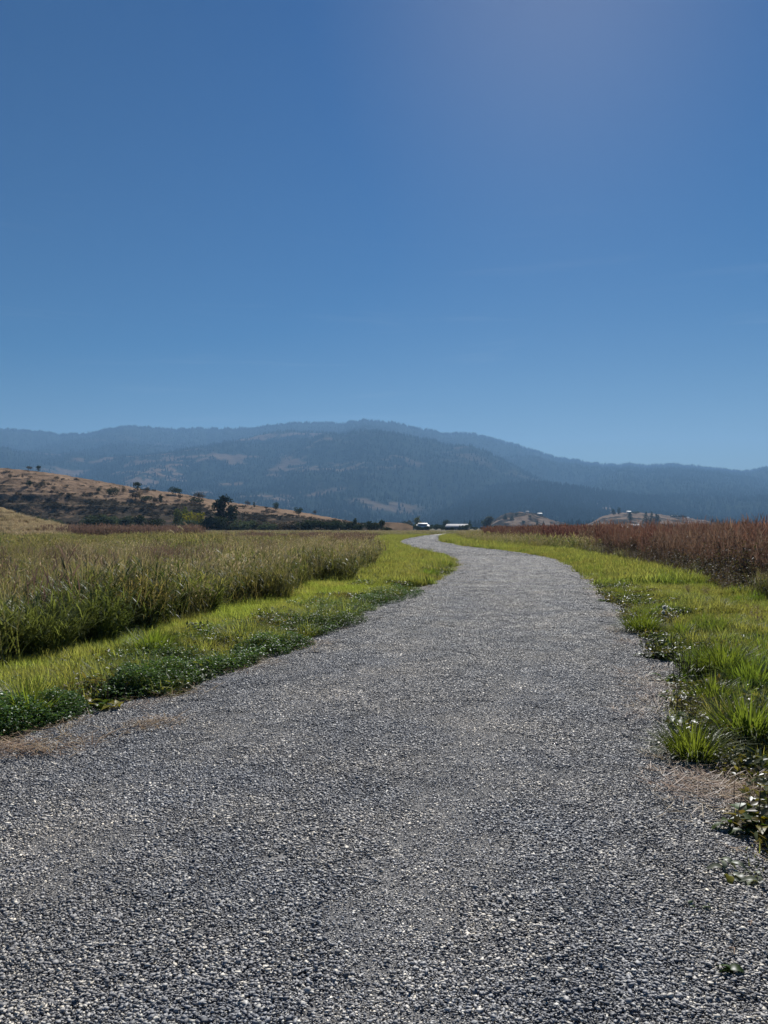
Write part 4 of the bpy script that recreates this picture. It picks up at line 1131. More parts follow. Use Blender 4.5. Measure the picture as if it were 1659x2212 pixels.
def plantain(name, x, y, nleaf, L, nspike, H, label, cat='plant', kind='green', yellow=0, spread=0.12, seed=1, el=(0.1, 0.9)):
    r = random.Random(seed)
    p = onground(*ph(x, y)); p.y += 0.04; p.z = max(float(gz(p.x, p.y)), float(road_z(p.x, p.y))) + 0.0
    t = thing(name, label, cat, p, 0, 'weeds at the gravel edge')
    for i in range(nleaf):
        k = 'yellow' if i < yellow else kind
        o = link('leaf', r.choice(LEAF[k]), t, (r.uniform(-spread, spread), r.uniform(-spread, spread) * .7, 0.0), 0, L * r.uniform(.7, 1.15))
        o.rotation_euler = (r.uniform(-.4, .4), -r.uniform(*el), r.uniform(0, 2 * PI))
        if k == 'yellow' and kind != 'yellow': o['label'] = 'yellow leaf'
    for i in range(nspike):
        h = H * r.uniform(.65, 1.1)
        o = link('seed_spike', r.choice(SPIKE), t, (r.uniform(-spread, spread) * 1.2, r.uniform(-spread, spread), 0), 0, (h * 0.8, h * 0.8, h))
        o.rotation_euler = (r.gauss(0, .16), r.gauss(0, .16), r.uniform(0, 6))
    return t
plantain('plantain', 1915, 1902, 26, 0.17, 30, 0.32, 'brown plantain clump full of dark spikes, below the dandelion tussock', spread=0.20, seed=1)
plantain('plantain', 1985, 1972, 30, 0.16, 22, 0.34, 'plantain with tall crooked dark spikes left of the broad upright tussock', spread=0.22, seed=2)
plantain('plantain', 1950, 2026, 14, 0.11, 3, 0.12, 'low dark leafy plantain almost without spikes', spread=0.13, seed=3)
plantain('plantain', 1985, 2092, 14, 0.15, 12, 0.27, 'plantain with round green and yellow leaves and spikes, above the bright spreading tussock', spread=0.14, seed=4, yellow=2)
plantain('plantain', 2060, 2030, 18, 0.14, 18, 0.26, 'row of dark plantain spikes in the grass behind the round leaved plant', spread=0.26, seed=5)
plantain('plantain', 2195, 2408, 24, 0.18, 9, 0.26, 'large plantain with yellow leaves and dark spikes, cut by the right edge', spread=0.12, seed=6, yellow=4)
plantain('plantain', 285, 2045, 24, 0.17, 9, 0.26, 'plantain with yellow leaves and bare dark spikes in the left clover', spread=0.20, seed=7, yellow=9)
plantain('plantain', 245, 2062, 9, 0.07, 0, 0.1, 'tiny dark rosette on gravel below the yellow plantain', spread=0.10, seed=8, el=(0, .4))
plantain('ragwort', 2180, 2553, 20, 0.11, 0, 0.1, 'silvery leaved weed with one white flower, low on the gravel at right', kind='silver', spread=0.12, seed=9, el=(0.05, 0.5), yellow=3)
plantain('seedling', 2158, 2845, 5, 0.09, 0, 0.1, 'small green seedling alone on gravel in the bottom right corner', spread=0.03, seed=10, el=(0.05, 0.5))
plantain('sprig', 2040, 2650, 6, 0.035, 0, 0.1, 'tiny olive sprig on gravel left of the silvery weed', spread=0.05, seed=12, el=(0.1, .7))

# ---- dandelion clocks and one white flower
M_PUFF = leaf_mat('white_down', [(0, (0.75, 0.75, 0.72)), (1, (0.85, 0.85, 0.83))], 0.05, 0.4, 0.0, tint=(1, 1, 1), tgain=1)
def dandelion(x, ybase, ytop, rad, label, cat='dandelion'):
    p = onground(*ph(x, ybase)); d = p.y; top = at(*ph(x, ytop), d).z
    p.z = float(gz(p.x, p.y)) - 0.01
    t = thing('dandelion', label, cat, p, 0)
    b = MB(); b.tube([(0, 0, 0), (.01, 0, top * .5), (0, 0, top - p.z - rad * .3)], [.0035, .003, .0025], 5)
    link('stem', b.mesh('stem', [G_PLANT]), t)
    b = MB(); r = np.random.default_rng(int(x)); n = 220
    D = r.normal(0, 1, (n, 3)); D /= np.linalg.norm(D, axis=1)[:, None]
    az = np.arctan2(D[:, 1], D[:, 0]); el = np.arcsin(D[:, 2])
    leaves(b, D * rad * 0.15, az, el, np.full(n, rad * .85), np.full(n, rad * .28), 0.3, 0)
    link('seed_head', b.mesh('seed_head', [M_PUFF]), t, (0, 0, top - p.z))
dandelion(1921, 1822, 1755, 0.042, 'white dandelion clock on the right verge, upper of two')
dandelion(1917, 1825, 1769, 0.034, 'smaller white dandelion clock just below the other')
dandelion(2203, 2570, 2553, 0.014, 'little white flower head beside the silvery weed on gravel', 'flower')

# ---- a dry dock stalk in the right verge and loose straws
def dock(x, yb, h, label, seed):
    p = onground(*ph(x, yb)); p.z = float(gz(p.x, p.y)) - .02
    t = thing('dock_stalk', label, 'weed', p, 0, 'dry stalks in the right verge')
    r = np.random.default_rng(seed); b = MB(); n = 6
    C0 = ribbons(b, disc(n, .05, r), u(r, 0, 6, n), np.abs(r.normal(.1, .1, n)), u(r, 0, .3, n), u(r, .7 * h, h, n), np.full(n, .008), 4, r=r, twist=1.5)
    link('stem', b.mesh('stem', [G_BROWN]), t)
    b = MB(); k = 160; i = r.integers(0, n, k); j = r.integers(2, 5, k)
    leaves(b, C0[i, j] + r.normal(0, .02, (k, 3)), u(r, 0, 6, k), r.normal(0, .6, k), u(r, .015, .04, k), u(r, .01, .02, k), .2)
    link('seed_cluster', b.mesh('seed_cluster', [G_BROWN]), t)
dock(2192, 1812, 0.42, 'dry red brown dock stalk standing in the right verge near the photo edge', 1)
dock(1990, 1725, 0.30, 'faded mauve dry seed stalk in the middle of the right verge', 2)
dock(2040, 1730, 0.30, 'faded dry seed stalk right of the mauve one on the verge', 3)
def straw(p0, p1, wd, label):
    a, b_ = onground(*ph(*p0)), onground(*ph(*p1)); a.z = float(road_z(a.x, a.y)) + .018; b_.z = float(road_z(b_.x, b_.y)) + .02
    m = (a + b_) / 2; m.z += .012; m.x += .01; b = MB(); b.tube([a - m, Vector((0, 0, 0)), b_ - m], [wd, wd * .9, wd * .6], 5)
    tag(link('straw_stalk', b.mesh('straw_stalk', [G_STRAW]), None, m), label, 'straw', 'straws lying on the gravel')
straw((9, 2153), (87, 2130), .004, 'long pale straw lying flat at the left edge of the gravel')
straw((90, 2175), (117, 2165), .005, 'thick pale straw below the long one at the left edge')
straw((316, 2131), (358, 2112), .004, 'cream stalk with a bent tip by the orange straw patch at left')
straw((197, 2200), (229, 2184), .003, 'thin arched straw alone on gravel right of the litter')
straw((2107, 2760), (2122, 2782), .003, 'white straw on the gravel above the bottom right seedling')
straw((2162, 2685), (2168, 2698), .003, 'short white straw near the right edge below the silvery weed')

# ---- three tall bent plumes standing above the meadow at left
for i, (x, y, ht, l) in enumerate([(371, 1141, .30, 'bent pale grass plume above the meadow, lowest of three'), (391, 1134, .16, 'pale grass plume above the meadow, middle of three'), (402, 1127, .05, 'tallest pale grass plume rising above the meadow at left')]):
    d = 15.5 + i * .4; top = at(x, y, d); r = np.random.default_rng(60 + i)
    t = thing('grass_plume', l, 'grass', (top.x + .14, d, 0), 0, 'tall plumes in the left meadow')
    b = MB(); L = top.z; pts = [(0, 0, -.02), (0, 0, L * .5), (-.03, 0, L * .8), (-.08, 0, L * .93)]
    b.tube(pts, [.006, .005, .004, .003], 5); link('stem', b.mesh('stem', [G_STEM]), t)
    b = MB(); q = 90; f = r.uniform(0, 1, q); P = np.stack([-.08 - .10 * f, r.normal(0, .008, q), L * .93 + .09 * np.sin(f * 1.6) - ht * f * .25], 1)
    ribbons(b, P, np.full(q, PI) + r.normal(0, .6, q), u(r, .3, 1.1, q), u(r, .2, 1.0, q), u(r, .05, .10, q), np.full(q, .007), 2, r=r)
    link('seed_head', b.mesh('seed_head', [G_PLUME]), t)

# ---- big rounded clumps of reed leaves at the front of the left meadow
def reed_clump(x, y, rad, H, n, mat, label, seed):
    p = onground(*ph(x, y)); p.y += rad * .8; p.z = float(gz(p.x, p.y)) - .02
    r = np.random.default_rng(seed); b = MB()
    P = disc(n, rad, r); az = np.arctan2(P[:, 1], P[:, 0]) + r.normal(0, .7, n); d = np.hypot(P[:, 0], P[:, 1]) / rad
    L = u(r, .55, 1.12, n) * H * (1.08 - .28 * d)
    C0 = ribbons(b, P * .75, az, np.abs(d * .3 + r.normal(0, .1, n)), u(r, .2, .9, n) * (.5 + .7 * d), L, u(r, .006, .011, n), 4, taper=(.8, 1, .8, .5, .05), r=r)
    for k in range(4):
        f = r.integers(1, 4, n)
        ribbons(b, C0[np.arange(n), f], az + r.normal(0, 1.2, n), u(r, .3, .9, n), u(r, .5, 1.5, n), u(r, .2, .4, n), u(r, .010, .020, n), 3, tip0=.3, taper=(.6, 1, .7, .05), r=r)
    tag(link('reed_clump', b.mesh('reed_clump', [mat]), None, p), label, 'reed clump', 'leafy clumps at the front of the left meadow')
reed_clump(40, 1915, .55, .85, 420, G_FRONT, 'dark green reed clump cut by the left photo edge above the yellow grass', 1)
reed_clump(190, 1872, .65, 1.0, 520, G_FRONT, 'biggest dark green reed clump near the left edge of the meadow front', 2)
reed_clump(335, 1830, .6, .98, 480, G_LEAFY, 'olive reed clump with a black shaded base, right of the biggest green one', 3)
reed_clump(535, 1785, .6, .95, 460, G_LEAFY, 'rounded olive clump standing over the yellow grass at the meadow front', 4)
reed_clump(690, 1745, .6, .8, 420, G_FRONT, 'lower green clump where the meadow front bends away', 5)
reed_clump(800, 1705, .75, .85, 460, G_FORB, 'rounded grey green clump further along the meadow front', 6)
reed_clump(955, 1672, .8, 1.0, 460, G_FORB, 'dark rounded bush at the meadow front near the road bend', 7)
reed_clump(1035, 1640, .9, 1.25, 520, G_STEM, 'tall brown dry clump ending the meadow front beside the verge', 8)
# ================================================================= trees and bushes at a distance
def crown_mat(name, lo, hi, spread=0.4, trans=0.25):
    return leaf_mat(name, [(0, lo), (1, hi)], spread, trans, 0.008, rough=0.5, tint=(1, 1, 0.6), tgain=1.2)
K_DARK = crown_mat('dark_green_foliage', (0.028, 0.042, 0.024), (0.058, 0.078, 0.038))
K_GREEN = crown_mat('grey_green_foliage', (0.060, 0.082, 0.056), (0.115, 0.145, 0.092))
K_OLIVE = crown_mat('yellow_green_foliage', (0.11, 0.13, 0.035), (0.21, 0.225, 0.055))
K_YELLOW = crown_mat('yellow_foliage', (0.18, 0.15, 0.02), (0.32, 0.27, 0.03))
K_BROWN = crown_mat('brown_foliage', (0.062, 0.050, 0.038), (0.115, 0.092, 0.070))
K_PALE = crown_mat('pale_foliage', (0.09, 0.09, 0.06), (0.15, 0.14, 0.095))
K_TALL = crown_mat('tall_tree_foliage', (0.016, 0.026, 0.018), (0.034, 0.050, 0.030))
M_BARK = plain_mat('bark', (0.07, 0.052, 0.04), 0.95, 0.3, 4.0, 0.5)

def crown(seed, shape, n, mats, leaf=0.07):
    r = np.random.default_rng(seed); b = MB()
    if shape == 'round':
        nb = 9; c = r.normal(0, 1, (nb, 3)); c /= np.linalg.norm(c, axis=1)[:, None]; c = c * np.array([.30, .30, .24]) * r.uniform(.5, 1.1, (nb, 1)) + np.array([0, 0, .55]); q = r.uniform(.16, .27, nb)
    elif shape == 'low':
        nb = 9; a = r.uniform(0, 6.28, nb); c = np.stack([.52 * np.cos(a) * r.uniform(.2, 1, nb), .45 * np.sin(a) * r.uniform(.2, 1, nb), r.uniform(.28, .72, nb)], 1); q = r.uniform(.2, .32, nb)
    elif shape == 'column':
        nb = 9; z = np.linspace(.16, .92, nb); c = np.stack([r.normal(0, .05, nb), r.normal(0, .05, nb), z], 1); q = np.interp(z, [.1, .4, .75, .95], [.13, .17, .13, .06])
    elif shape == 'tall':      # the big ragged tree by the hill foot
        nb = 22; z = np.linspace(.08, .96, nb); sp = np.interp(z, [.08, .35, .7, 1], [.24, .22, .17, .03]); a = r.uniform(0, 6.28, nb)
        c = np.stack([sp * np.cos(a), sp * np.sin(a), z], 1); q = np.interp(z, [.08, .5, .8, 1], [.15, .14, .11, .055]) * r.uniform(.75, 1.2, nb)
    else:                      # conifer
        nb = 26; z = np.linspace(.10, .985, nb); sp = .20 * (1 - z) + .005; a = np.arange(nb) * 2.4
        c = np.stack([sp * np.cos(a), sp * np.sin(a), z], 1); q = .12 * (1 - z) + .03
    i = r.choice(len(q), n, p=q ** 2 / (q ** 2).sum())
    d = r.normal(0, 1, (n, 3)); d /= np.linalg.norm(d, axis=1)[:, None]
    sc = np.array([1, 1, .8]) if shape != 'conifer' else np.array([1.15, 1.15, .45])
    P = c[i] + d * (q[i] * r.uniform(.45, 1.08, n) ** .6)[:, None] * sc
    P[:, 2] = np.maximum(P[:, 2], 0.02)
    leaves(b, P, u(r, 0, 6.28, n), r.normal(0, .7, n), u(r, leaf * .6, leaf * 1.4, n), u(r, leaf * .5, leaf, n), .2, 0, tip=r.uniform(0, 1, n), roll=r.normal(0, 1.2, n))
    return b.mesh('crown', mats)
def trunk(seed, rad, h, limbs=4):
    r = random.Random(seed); b = MB()
    b.tube([(0, 0, -.03), (r.uniform(-.01, .01), 0, h * .5), (r.uniform(-.03, .03), r.uniform(-.03, .03), h)], [rad, rad * .75, rad * .3], 6)
    for i in range(limbs):
        a = r.uniform(0, 6.28); z = h * r.uniform(.35, .8); l = r.uniform(.12, .26)
        b.tube([(0, 0, z), (l * .5 * math.cos(a), l * .5 * math.sin(a), z + l * .45), (l * math.cos(a), l * math.sin(a), z + l * .9)], [rad * .5, rad * .35, rad * .15], 4)
    return b.mesh('trunk', [M_BARK])
TREES = {}
def tree_kind(key, shape, mat, n, leaf, trad, th, var=3, limbs=4, seed=0):
    TREES[key] = [(crown(900 + seed * 10 + i, shape, n, [mat], leaf), trunk(950 + seed * 10 + i, trad, th, limbs)) for i in range(var)]
tree_kind('bush_dark', 'round', K_DARK, 620, .085, .03, .5, seed=1)
tree_kind('bush_low', 'low', K_DARK, 700, .10, .03, .4, seed=2)
tree_kind('bush_brown', 'round', K_BROWN, 420, .08, .025, .5, seed=3)
tree_kind('bush_brown_low', 'low', K_BROWN, 600, .10, .025, .4, seed=4)
tree_kind('tree_green', 'round', K_GREEN, 800, .08, .035, .55, seed=5)
tree_kind('tree_olive', 'column', K_OLIVE, 620, .07, .025, .7, seed=6)
tree_kind('tree_yellow', 'low', K_YELLOW, 520, .10, .03, .5, seed=7)
tree_kind('tall_tree', 'tall', K_TALL, 2400, .055, .03, .85, 1, 8, seed=8)
tree_kind('conifer', 'conifer', K_DARK, 900, .06, .018, .9, 4, 0, seed=9)
tree_kind('tree_pale', 'round', K_PALE, 800, .075, .03, .55, seed=10)
tree_kind('column_dark', 'column', K_DARK, 700, .07, .03, .7, seed=11)
tree_kind('hedge_green', 'low', K_GREEN, 700, .10, .03, .4, seed=12)

COUNT = {}
def tree(name, kind, p, h, label, group=None, width=1.0, cat=None):
    k = TREES[kind]; i = COUNT.get(kind, 0); COUNT[kind] = i + 1
    cr, tk = k[i % len(k)]
    t = thing(name, label, cat or ('tree' if 'tree' in name or name in ('conifer', 'poplar') else 'bush'), p, random.uniform(0, 6.28), group, (h * width, h * width, h))
    link('crown', cr, t); link('trunk', tk, t)
    return t
def onhill(name, kind, x, y, hpx, label, group=None, width=1.0, rid='hill', cat=None):
    p = hit(rid, x, y); h = hpx * p.y / FPX
    p = p.copy(); p.z -= 0.03 * h
    return tree(name, kind, p, h, label, group, width, cat)
def z1(x, y): return x * .3334, 882 + y * .3334          # a point on the 2.24x enlargement of the left hill
def z2(x, y): return 478.5 + x * .3334, 882 + y * .3334  # the same for the middle part
GH = 'bushes dotted over the tan hill'
hill_bushes = [
    ('bush_brown', (185, 402), 24, 1.3, 'brown bush pair on the skyline at the far left of the tan hill'),
    ('bush_dark', (247, 410), 30, .9, 'small dark tree standing highest on the tan hill skyline'),
    ('bush_brown', (67, 458), 28, .9, 'round brown bush on the hill, nearest the left photo edge'),
    ('bush_brown', (147, 457), 26, .5, 'thin brown shrub below the highest skyline tree'),
    ('bush_brown', (372, 472), 28, 1.0, 'round brown bush on the bare upper left slope, alone'),
    ('bush_dark', (190, 507), 32, 1.0, 'dark bush on the rim of the dark lower slope, far left'),
    ('bush_brown', (274, 518), 34, .8, 'tall brown bush, first of three on the slope rim'),
    ('bush_brown', (312, 503), 20, 1.0, 'small brown bush, middle of three on the slope rim'),
    ('bush_brown', (350, 537), 28, .9, 'brown bush, lowest of three on the slope rim'),
    ('bush_brown', (495, 473), 18, 1.2, 'tiny brown bush high on the hill left of centre'),
    ('bush_dark', (640, 545), 28, .9, 'small dark bush left of the big paired bushes on the hill'),
    ('bush_low', (730, 566), 44, 1.0, 'broad dark bush at mid slope with a pale shrub beside it'),
    ('bush_brown', (797, 556), 40, .8, 'grey brown bush right of the broad dark mid slope bush'),
    ('bush_dark', (893, 532), 42, 1.15, 'dense round dark tree on the hill crest, largest at the skyline middle'),
    ('bush_brown_low', (880, 588), 40, 1.3, 'wide brown bush directly below the dense round crest tree'),
    ('bush_brown', (958, 541), 26, 1.0, 'small brown bush just right of the dense round crest tree'),
    ('bush_low', (946, 608), 34, 1.4, 'wide dark bush below the crest, left of a slim one'),
    ('bush_brown', (1003, 612), 32, .8, 'brown bush between a wide dark bush and a slim upright one'),
    ('column_dark', (1040, 612), 42, .9, 'slim upright dark bush at mid slope'),
    ('bush_low', (1135, 560), 40, 1.2, 'big rounded dark bush on the skyline with a small one below'),
    ('bush_brown', (1167, 592), 34, .8, 'small brown bush below the big rounded skyline bush'),
    ('bush_brown_low', (1287, 580), 28, 1.7, 'low spreading brown bush on the skyline left of the tall tree'),
    ('bush_low', (1272, 620), 32, 1.6, 'low spreading dark bush under the skyline one, left of the tall tree'),
    ('bush_brown', (1390, 636), 24, 1.1, 'small bush just left of the tall dark tree'),
    ('bush_brown', (1605, 630), 24, 1.2, 'round brown bush on the skyline right of the tall dark tree'),
]
for kind, pt, h, wd, lab in hill_bushes:
    onhill('hill_bush', kind, *z1(*pt), h * .5, lab, GH, wd)
for kind, pt, h, wd, lab in [
    ('column_dark', (212, 642), 26, .8, 'thin dark shrub on the hill tail right of the tall tree'),
    ('bush_dark', (355, 662), 38, .9, 'lollipop shaped tree on the hill tail skyline'),
    ('bush_dark', (500, 694), 46, .9, 'rounded tree on the hill tail above the hedge, second of three'),
    ('bush_brown', (603, 688), 22, 1.2, 'brown bush on the last low rise of the hill'),
    ('bush_brown_low', (290, 651), 12, 1.4, 'tiny flat bush on the hill tail left of the lollipop tree')]:
    onhill('hill_bush', kind, *z2(*pt), h * .5, lab, GH, wd)

def onflat(name, kind, pt, hz, d, label, group=None, width=1.0, cat=None):
    """pt = column and base row, hz = height, both on the layout picture; d = distance"""
    a, b_ = ray(pt[0], 1139); h = hz * d / FPX
    return tree(name, kind, Vector((a * d, d, -0.1)), h, label, group, width, cat)
GR = 'trees along the foot of the tan hill'
row = [
    ('tree_green', 205, 24, 'grey green tree at the foot of the hill, just right of the straw bank'),
    ('bush_dark', 252, 28, 'dark tree, second from the straw bank along the hill foot'),
    ('tree_green', 308, 26, 'grey green tree, third from the straw bank along the hill foot'),
    ('tree_green', 368, 23, 'smaller grey tree before the gap in the hill foot row'),
    ('tree_green', 565, 31, 'pale grey green tree starting the middle clump of the hill foot row'),
    ('bush_dark', 640, 30, 'dark green tree in the middle clump, next to a pale one'),
    ('tree_green', 700, 34, 'tallest grey green tree of the middle clump at the hill foot'),
    ('bush_dark', 758, 32, 'dark green tree in the centre of the hill foot clump'),
    ('tree_green', 832, 33, 'grey green tree right of centre in the hill foot clump'),
    ('bush_dark', 905, 31, 'dark green tree ending the middle clump at the hill foot'),
    ('bush_low', 1000, 25, 'low dark bush between the middle clump and yellow green trees'),
]
for kind, x, h, lab in row:
    onflat('foot_tree', kind, (x * .3334, 0), h + 9, random.uniform(300, 322), lab, GR, 1.1, 'tree')
for kind, x, y, h, wd, lab in [
    ('tree_olive', 1150, 700, 34, 1.2, 'yellow green tree left of the bright yellow one'),
    ('tree_olive', 1195, 700, 36, 1.2, 'yellow green tree, tallest of three beside the bright yellow one'),
    ('tree_olive', 1232, 705, 30, 1.2, 'yellow green tree touching the bright yellow one'),
    ('tree_yellow', 1262, 690, 26, 1.2, 'bright yellow autumn tree at the hill foot'),
    ('tree_olive', 1136, 735, 20, 1.3, 'small pale yellow tree standing in front of the yellow green ones'),
    ('column_dark', 1305, 700, 26, 1.0, 'slender dark tree just right of the bright yellow one')]:
    onflat('foot_tree', kind, (x * .3334, 0), (1139 - (882 + y * .3334)) + h * .85, 318 if kind != 'tree_yellow' else 308, lab, GR, wd * .75, 'tree')
onflat('tall_tree', 'tall_tree', (484, 0), 80, 300, 'tall ragged dark tree rising above the tan hill foot', None, 1.15, 'tree')
GS = 'dark shrubs in the hedge along the meadow edge'
shr = [('bush_low', 1165, 24, 1.5), ('hedge_green', 1215, 26, 1.2), ('bush_low', 1330, 28, 1.2), ('bush_low', 1385, 34, 1.0), ('bush_dark', 1420, 30, 1.2), ('bush_low', 1500, 26, 1.4), ('hedge_green', 1560, 27, 1.4), ('hedge_green', 1620, 24, 1.4)]
nm = ['low dark shrub in front of the small pale yellow tree', 'grey green shrub under the yellow green trees', 'dark shrub below the bright yellow tree', 'big dark shrub leaning on the left of the tall tree', 'dark shrub directly before the tall tree trunk', 'dark shrub just right of the tall tree', 'grey shrub, second right of the tall tree', 'grey shrub, third right of the tall tree']
for (k, x, h, wd), l in zip(shr, nm):
    onflat('hedge_shrub', k, (x * .3334, 0), h * 1.2, random.uniform(285, 298), l, GS, wd * .9)
sh2 = [('bush_brown_low', 100, 20, 1.6, 'brown shrub in the hedge below the thin hill tail shrub'), ('hedge_green', 165, 22, 1.5, 'grey shrub in the hedge left of the dark gap'), ('bush_brown_low', 235, 22, 1.6, 'brownish shrub in the hedge, left of the lollipop tree'),
       ('hedge_green', 300, 21, 1.5, 'grey shrub in the hedge below the lollipop tree'), ('bush_brown_low', 370, 22, 1.6, 'brown shrub in the hedge right of the lollipop tree'), ('bush_brown_low', 440, 22, 1.6, 'brown shrub in the hedge left of its dark half'),
       ('bush_low', 530, 25, 1.4, 'dark shrub beginning the darker half of the hedge'), ('bush_low', 585, 24, 1.4, 'dark shrub, second of the darker half of the hedge'), ('bush_low', 640, 24, 1.4, 'dark shrub in the hedge under the last brown hill bush'),
       ('bush_low', 715, 23, 1.3, 'dark shrub in the hedge where the hill tail ends'), ('bush_low', 775, 23, 1.3, 'dark shrub in the hedge just past the hill tail'), ('bush_low', 830, 21, 1.1, 'dark shrub with a pale speck before the peaked tree'),
       ('column_dark', 862, 25, 1.1, 'small peaked dark tree poking up from the hedge'), ('bush_dark', 893, 21, 1.3, 'round dark shrub right of the peaked tree'), ('bush_low', 970, 22, 1.2, 'broad dark shrub near the end of the hedge'), ('bush_low', 1010, 19, 1.1, 'last dark shrub where the hedge stops'),
       ('bush_dark', 1036, 24, .8, 'small round tree alone above the low bare bank'), ('bush_low', 1075, 11, 1.4, 'low dark bush on the low bare bank')]
for k, x, h, wd, l in sh2:
    onflat('hedge_shrub', k, (478.5 + x * .3334, 0), h * 1.25, random.uniform(285, 300), l, GS, wd * .9)
GB = 'trees and shrubs around the two barns'
for k, x, h, wd, d, l in [
    ('bush_low', 1105, 19, 1.6, 520, 'dark hedge bush behind the low bare bank, leftmost'), ('bush_low', 1150, 20, 1.6, 520, 'dark hedge bush behind the low bare bank, middle'), ('bush_low', 1200, 21, 1.6, 520, 'dark hedge bush behind the low bare bank, next to the pale tree'),
    ('tree_pale', 1215, 24, .9, 640, 'pale grey tree behind the dark hedge bushes'), ('tree_olive', 1273, 30, 1.6, 560, 'rounded yellow green tree behind the white roofed barn'),
    ('bush_low', 1255, 14, 1.5, 440, 'dark shrub hiding the left end of the white roofed barn'), ('bush_low', 1300, 10, 1.8, 440, 'low dark shrub in front of the white roofed barn'), ('bush_low', 1340, 12, 1.6, 440, 'dark shrub at the right end of the white roofed barn'),
    ('bush_low', 1385, 16, 1.7, 470, 'dark shrub between the two barns, left one'), ('bush_low', 1425, 14, 1.7, 470, 'dark shrub between the two barns, right one'),
    ('bush_dark', 1458, 24, .9, 560, 'dark round tree behind the left gable of the grey roofed barn'), ('conifer', 1440, 21, 1.2, 560, 'small conifer left of the round tree behind the grey barn'),
    ('conifer', 1545, 13, 1.3, 440, 'small conifer in front of the grey roofed barn'), ('bush_low', 1500, 9, 1.8, 440, 'low shrub along the wall of the grey roofed barn'), ('bush_low', 1580, 15, 1.4, 440, 'dark shrub at the right corner of the grey roofed barn'),
    ('conifer', 1608, 22, 1.1, 600, 'conifer behind the right end of the grey roofed barn'), ('bush_dark', 1590, 19, 1.2, 560, 'dark tree behind the right end of the grey roofed barn'), ('bush_low', 1640, 10, 1.6, 460, 'low dark shrub right of the grey roofed barn'), ('bush_low', 1690, 9, 1.6, 480, 'low dark shrub in the open field right of the barns')]:
    onflat('barn_tree', k, (478.5 + x * .3334, 0), h, d, l, GB, wd * .85, 'tree' if h > 17 else 'bush')
onflat('broad_tree', 'tree_pale', (1058, 0), 32, 760, 'broad pale green tree standing before the dry knoll', None, 1.0, 'tree')
onflat('broad_tree', 'tree_green', (1046, 0), 24, 760, 'darker tree beside the broad pale one before the dry knoll', None, 1.0, 'tree')
for x, h, wd, l in [(1066, 11, 1.5, 'dark bush right of the broad pale tree'), (1078, 9, 1.6, 'dark bush at the left foot of the dry knoll'), (1100, 9, 1.5, 'dark bush at the front foot of the dry knoll')]:
    onflat('field_bush', 'bush_low', (x, 0), h, 700, l, 'bushes at the knoll foot', wd)
def z4(x, y): return 1032 + .378 * x, 972 + .378 * y
GC = 'conifers on the dry slopes at right'
for k, pt, h, wd, rid, l in [
    ('conifer', (962, 432), 31, 1.15, 'dry_slope', 'big pointed conifer, left of the three on the dry slope'), ('conifer', (994, 432), 32, .9, 'dry_slope', 'narrow tall conifer in the middle of the three on the dry slope'), ('column_dark', (1022, 434), 27, 1.3, 'dry_slope', 'blunt rounded dark tree, right of the three on the dry slope'),
    ('column_dark', (873, 408), 22, 1.0, 'dry_slope', 'lone dark conifer in the tan field above the far barn'), ('column_dark', (808, 366), 16, 1.2, 'dry_slope', 'dark conifer left of the white lit house'), ('column_dark', (777, 370), 14, 1.5, 'dry_slope', 'broad dark conifer at the left end of the dry slope'),
    ('bush_low', (905, 366), 7, 2.0, 'dry_slope', 'dark bush right of the white lit house'), ('bush_low', (1120, 386), 7, 2.0, 'dry_slope', 'low dark trees on the ridge of the dry slope'), ('bush_low', (1170, 392), 9, 1.8, 'dry_slope', 'dark tree beside the long low house'),
    ('conifer', (195, 402), 13, 1.4, 'dry_knoll', 'dark conifer on the left shoulder of the dry knoll'), ('conifer', (158, 398), 15, 1.2, 'dry_knoll', 'dark conifer at the left foot of the dry knoll'), ('bush_dark', (262, 424), 9, 1.2, 'dry_knoll', 'small dark tree midway down the dry knoll'),
    ('conifer', (340, 430), 10, 1.3, 'dry_knoll', 'small conifer on the right flank of the dry knoll'), ('conifer', (376, 432), 11, 1.2, 'dry_knoll', 'small conifer at the right foot of the dry knoll'), ('bush_dark', (300, 390), 8, 1.3, 'dry_knoll', 'dark bush on the upper right of the dry knoll'), ('bush_dark', (222, 375), 7, 1.3, 'dry_knoll', 'dark bush near the top of the dry knoll')]:
    onhill('slope_conifer' if k != 'bush_low' else 'slope_bush', k, *z4(*pt), h, l, GC, wd, rid, 'conifer' if k == 'conifer' else 'tree')
for i, (x, h, wd, k) in enumerate([(480, 18, 1.4, 'tree_pale'), (520, 16, 1.4, 'tree_green'), (560, 17, 1.4, 'tree_pale'), (600, 16, 1.4, 'tree_green'), (690, 15, 1.5, 'tree_green'), (740, 17, 1.5, 'tree_green'), (785, 15, 1.5, 'tree_green')]):
    l = ['pale tree right of the dry knoll', 'green tree between the dry knoll and the far barn, leftmost', 'pale tree in the gap between the knoll and slope', 'green tree in the gap between the knoll and slope', 'green tree at the left foot of the dry slope', 'green tree left of the far barn', 'green tree just behind the small white shed'][i]
    onflat('valley_tree', k, (1032 + .378 * x, 0), h * .8, 1000, l, 'trees in the gap left of the far barn', wd * .8, 'tree')
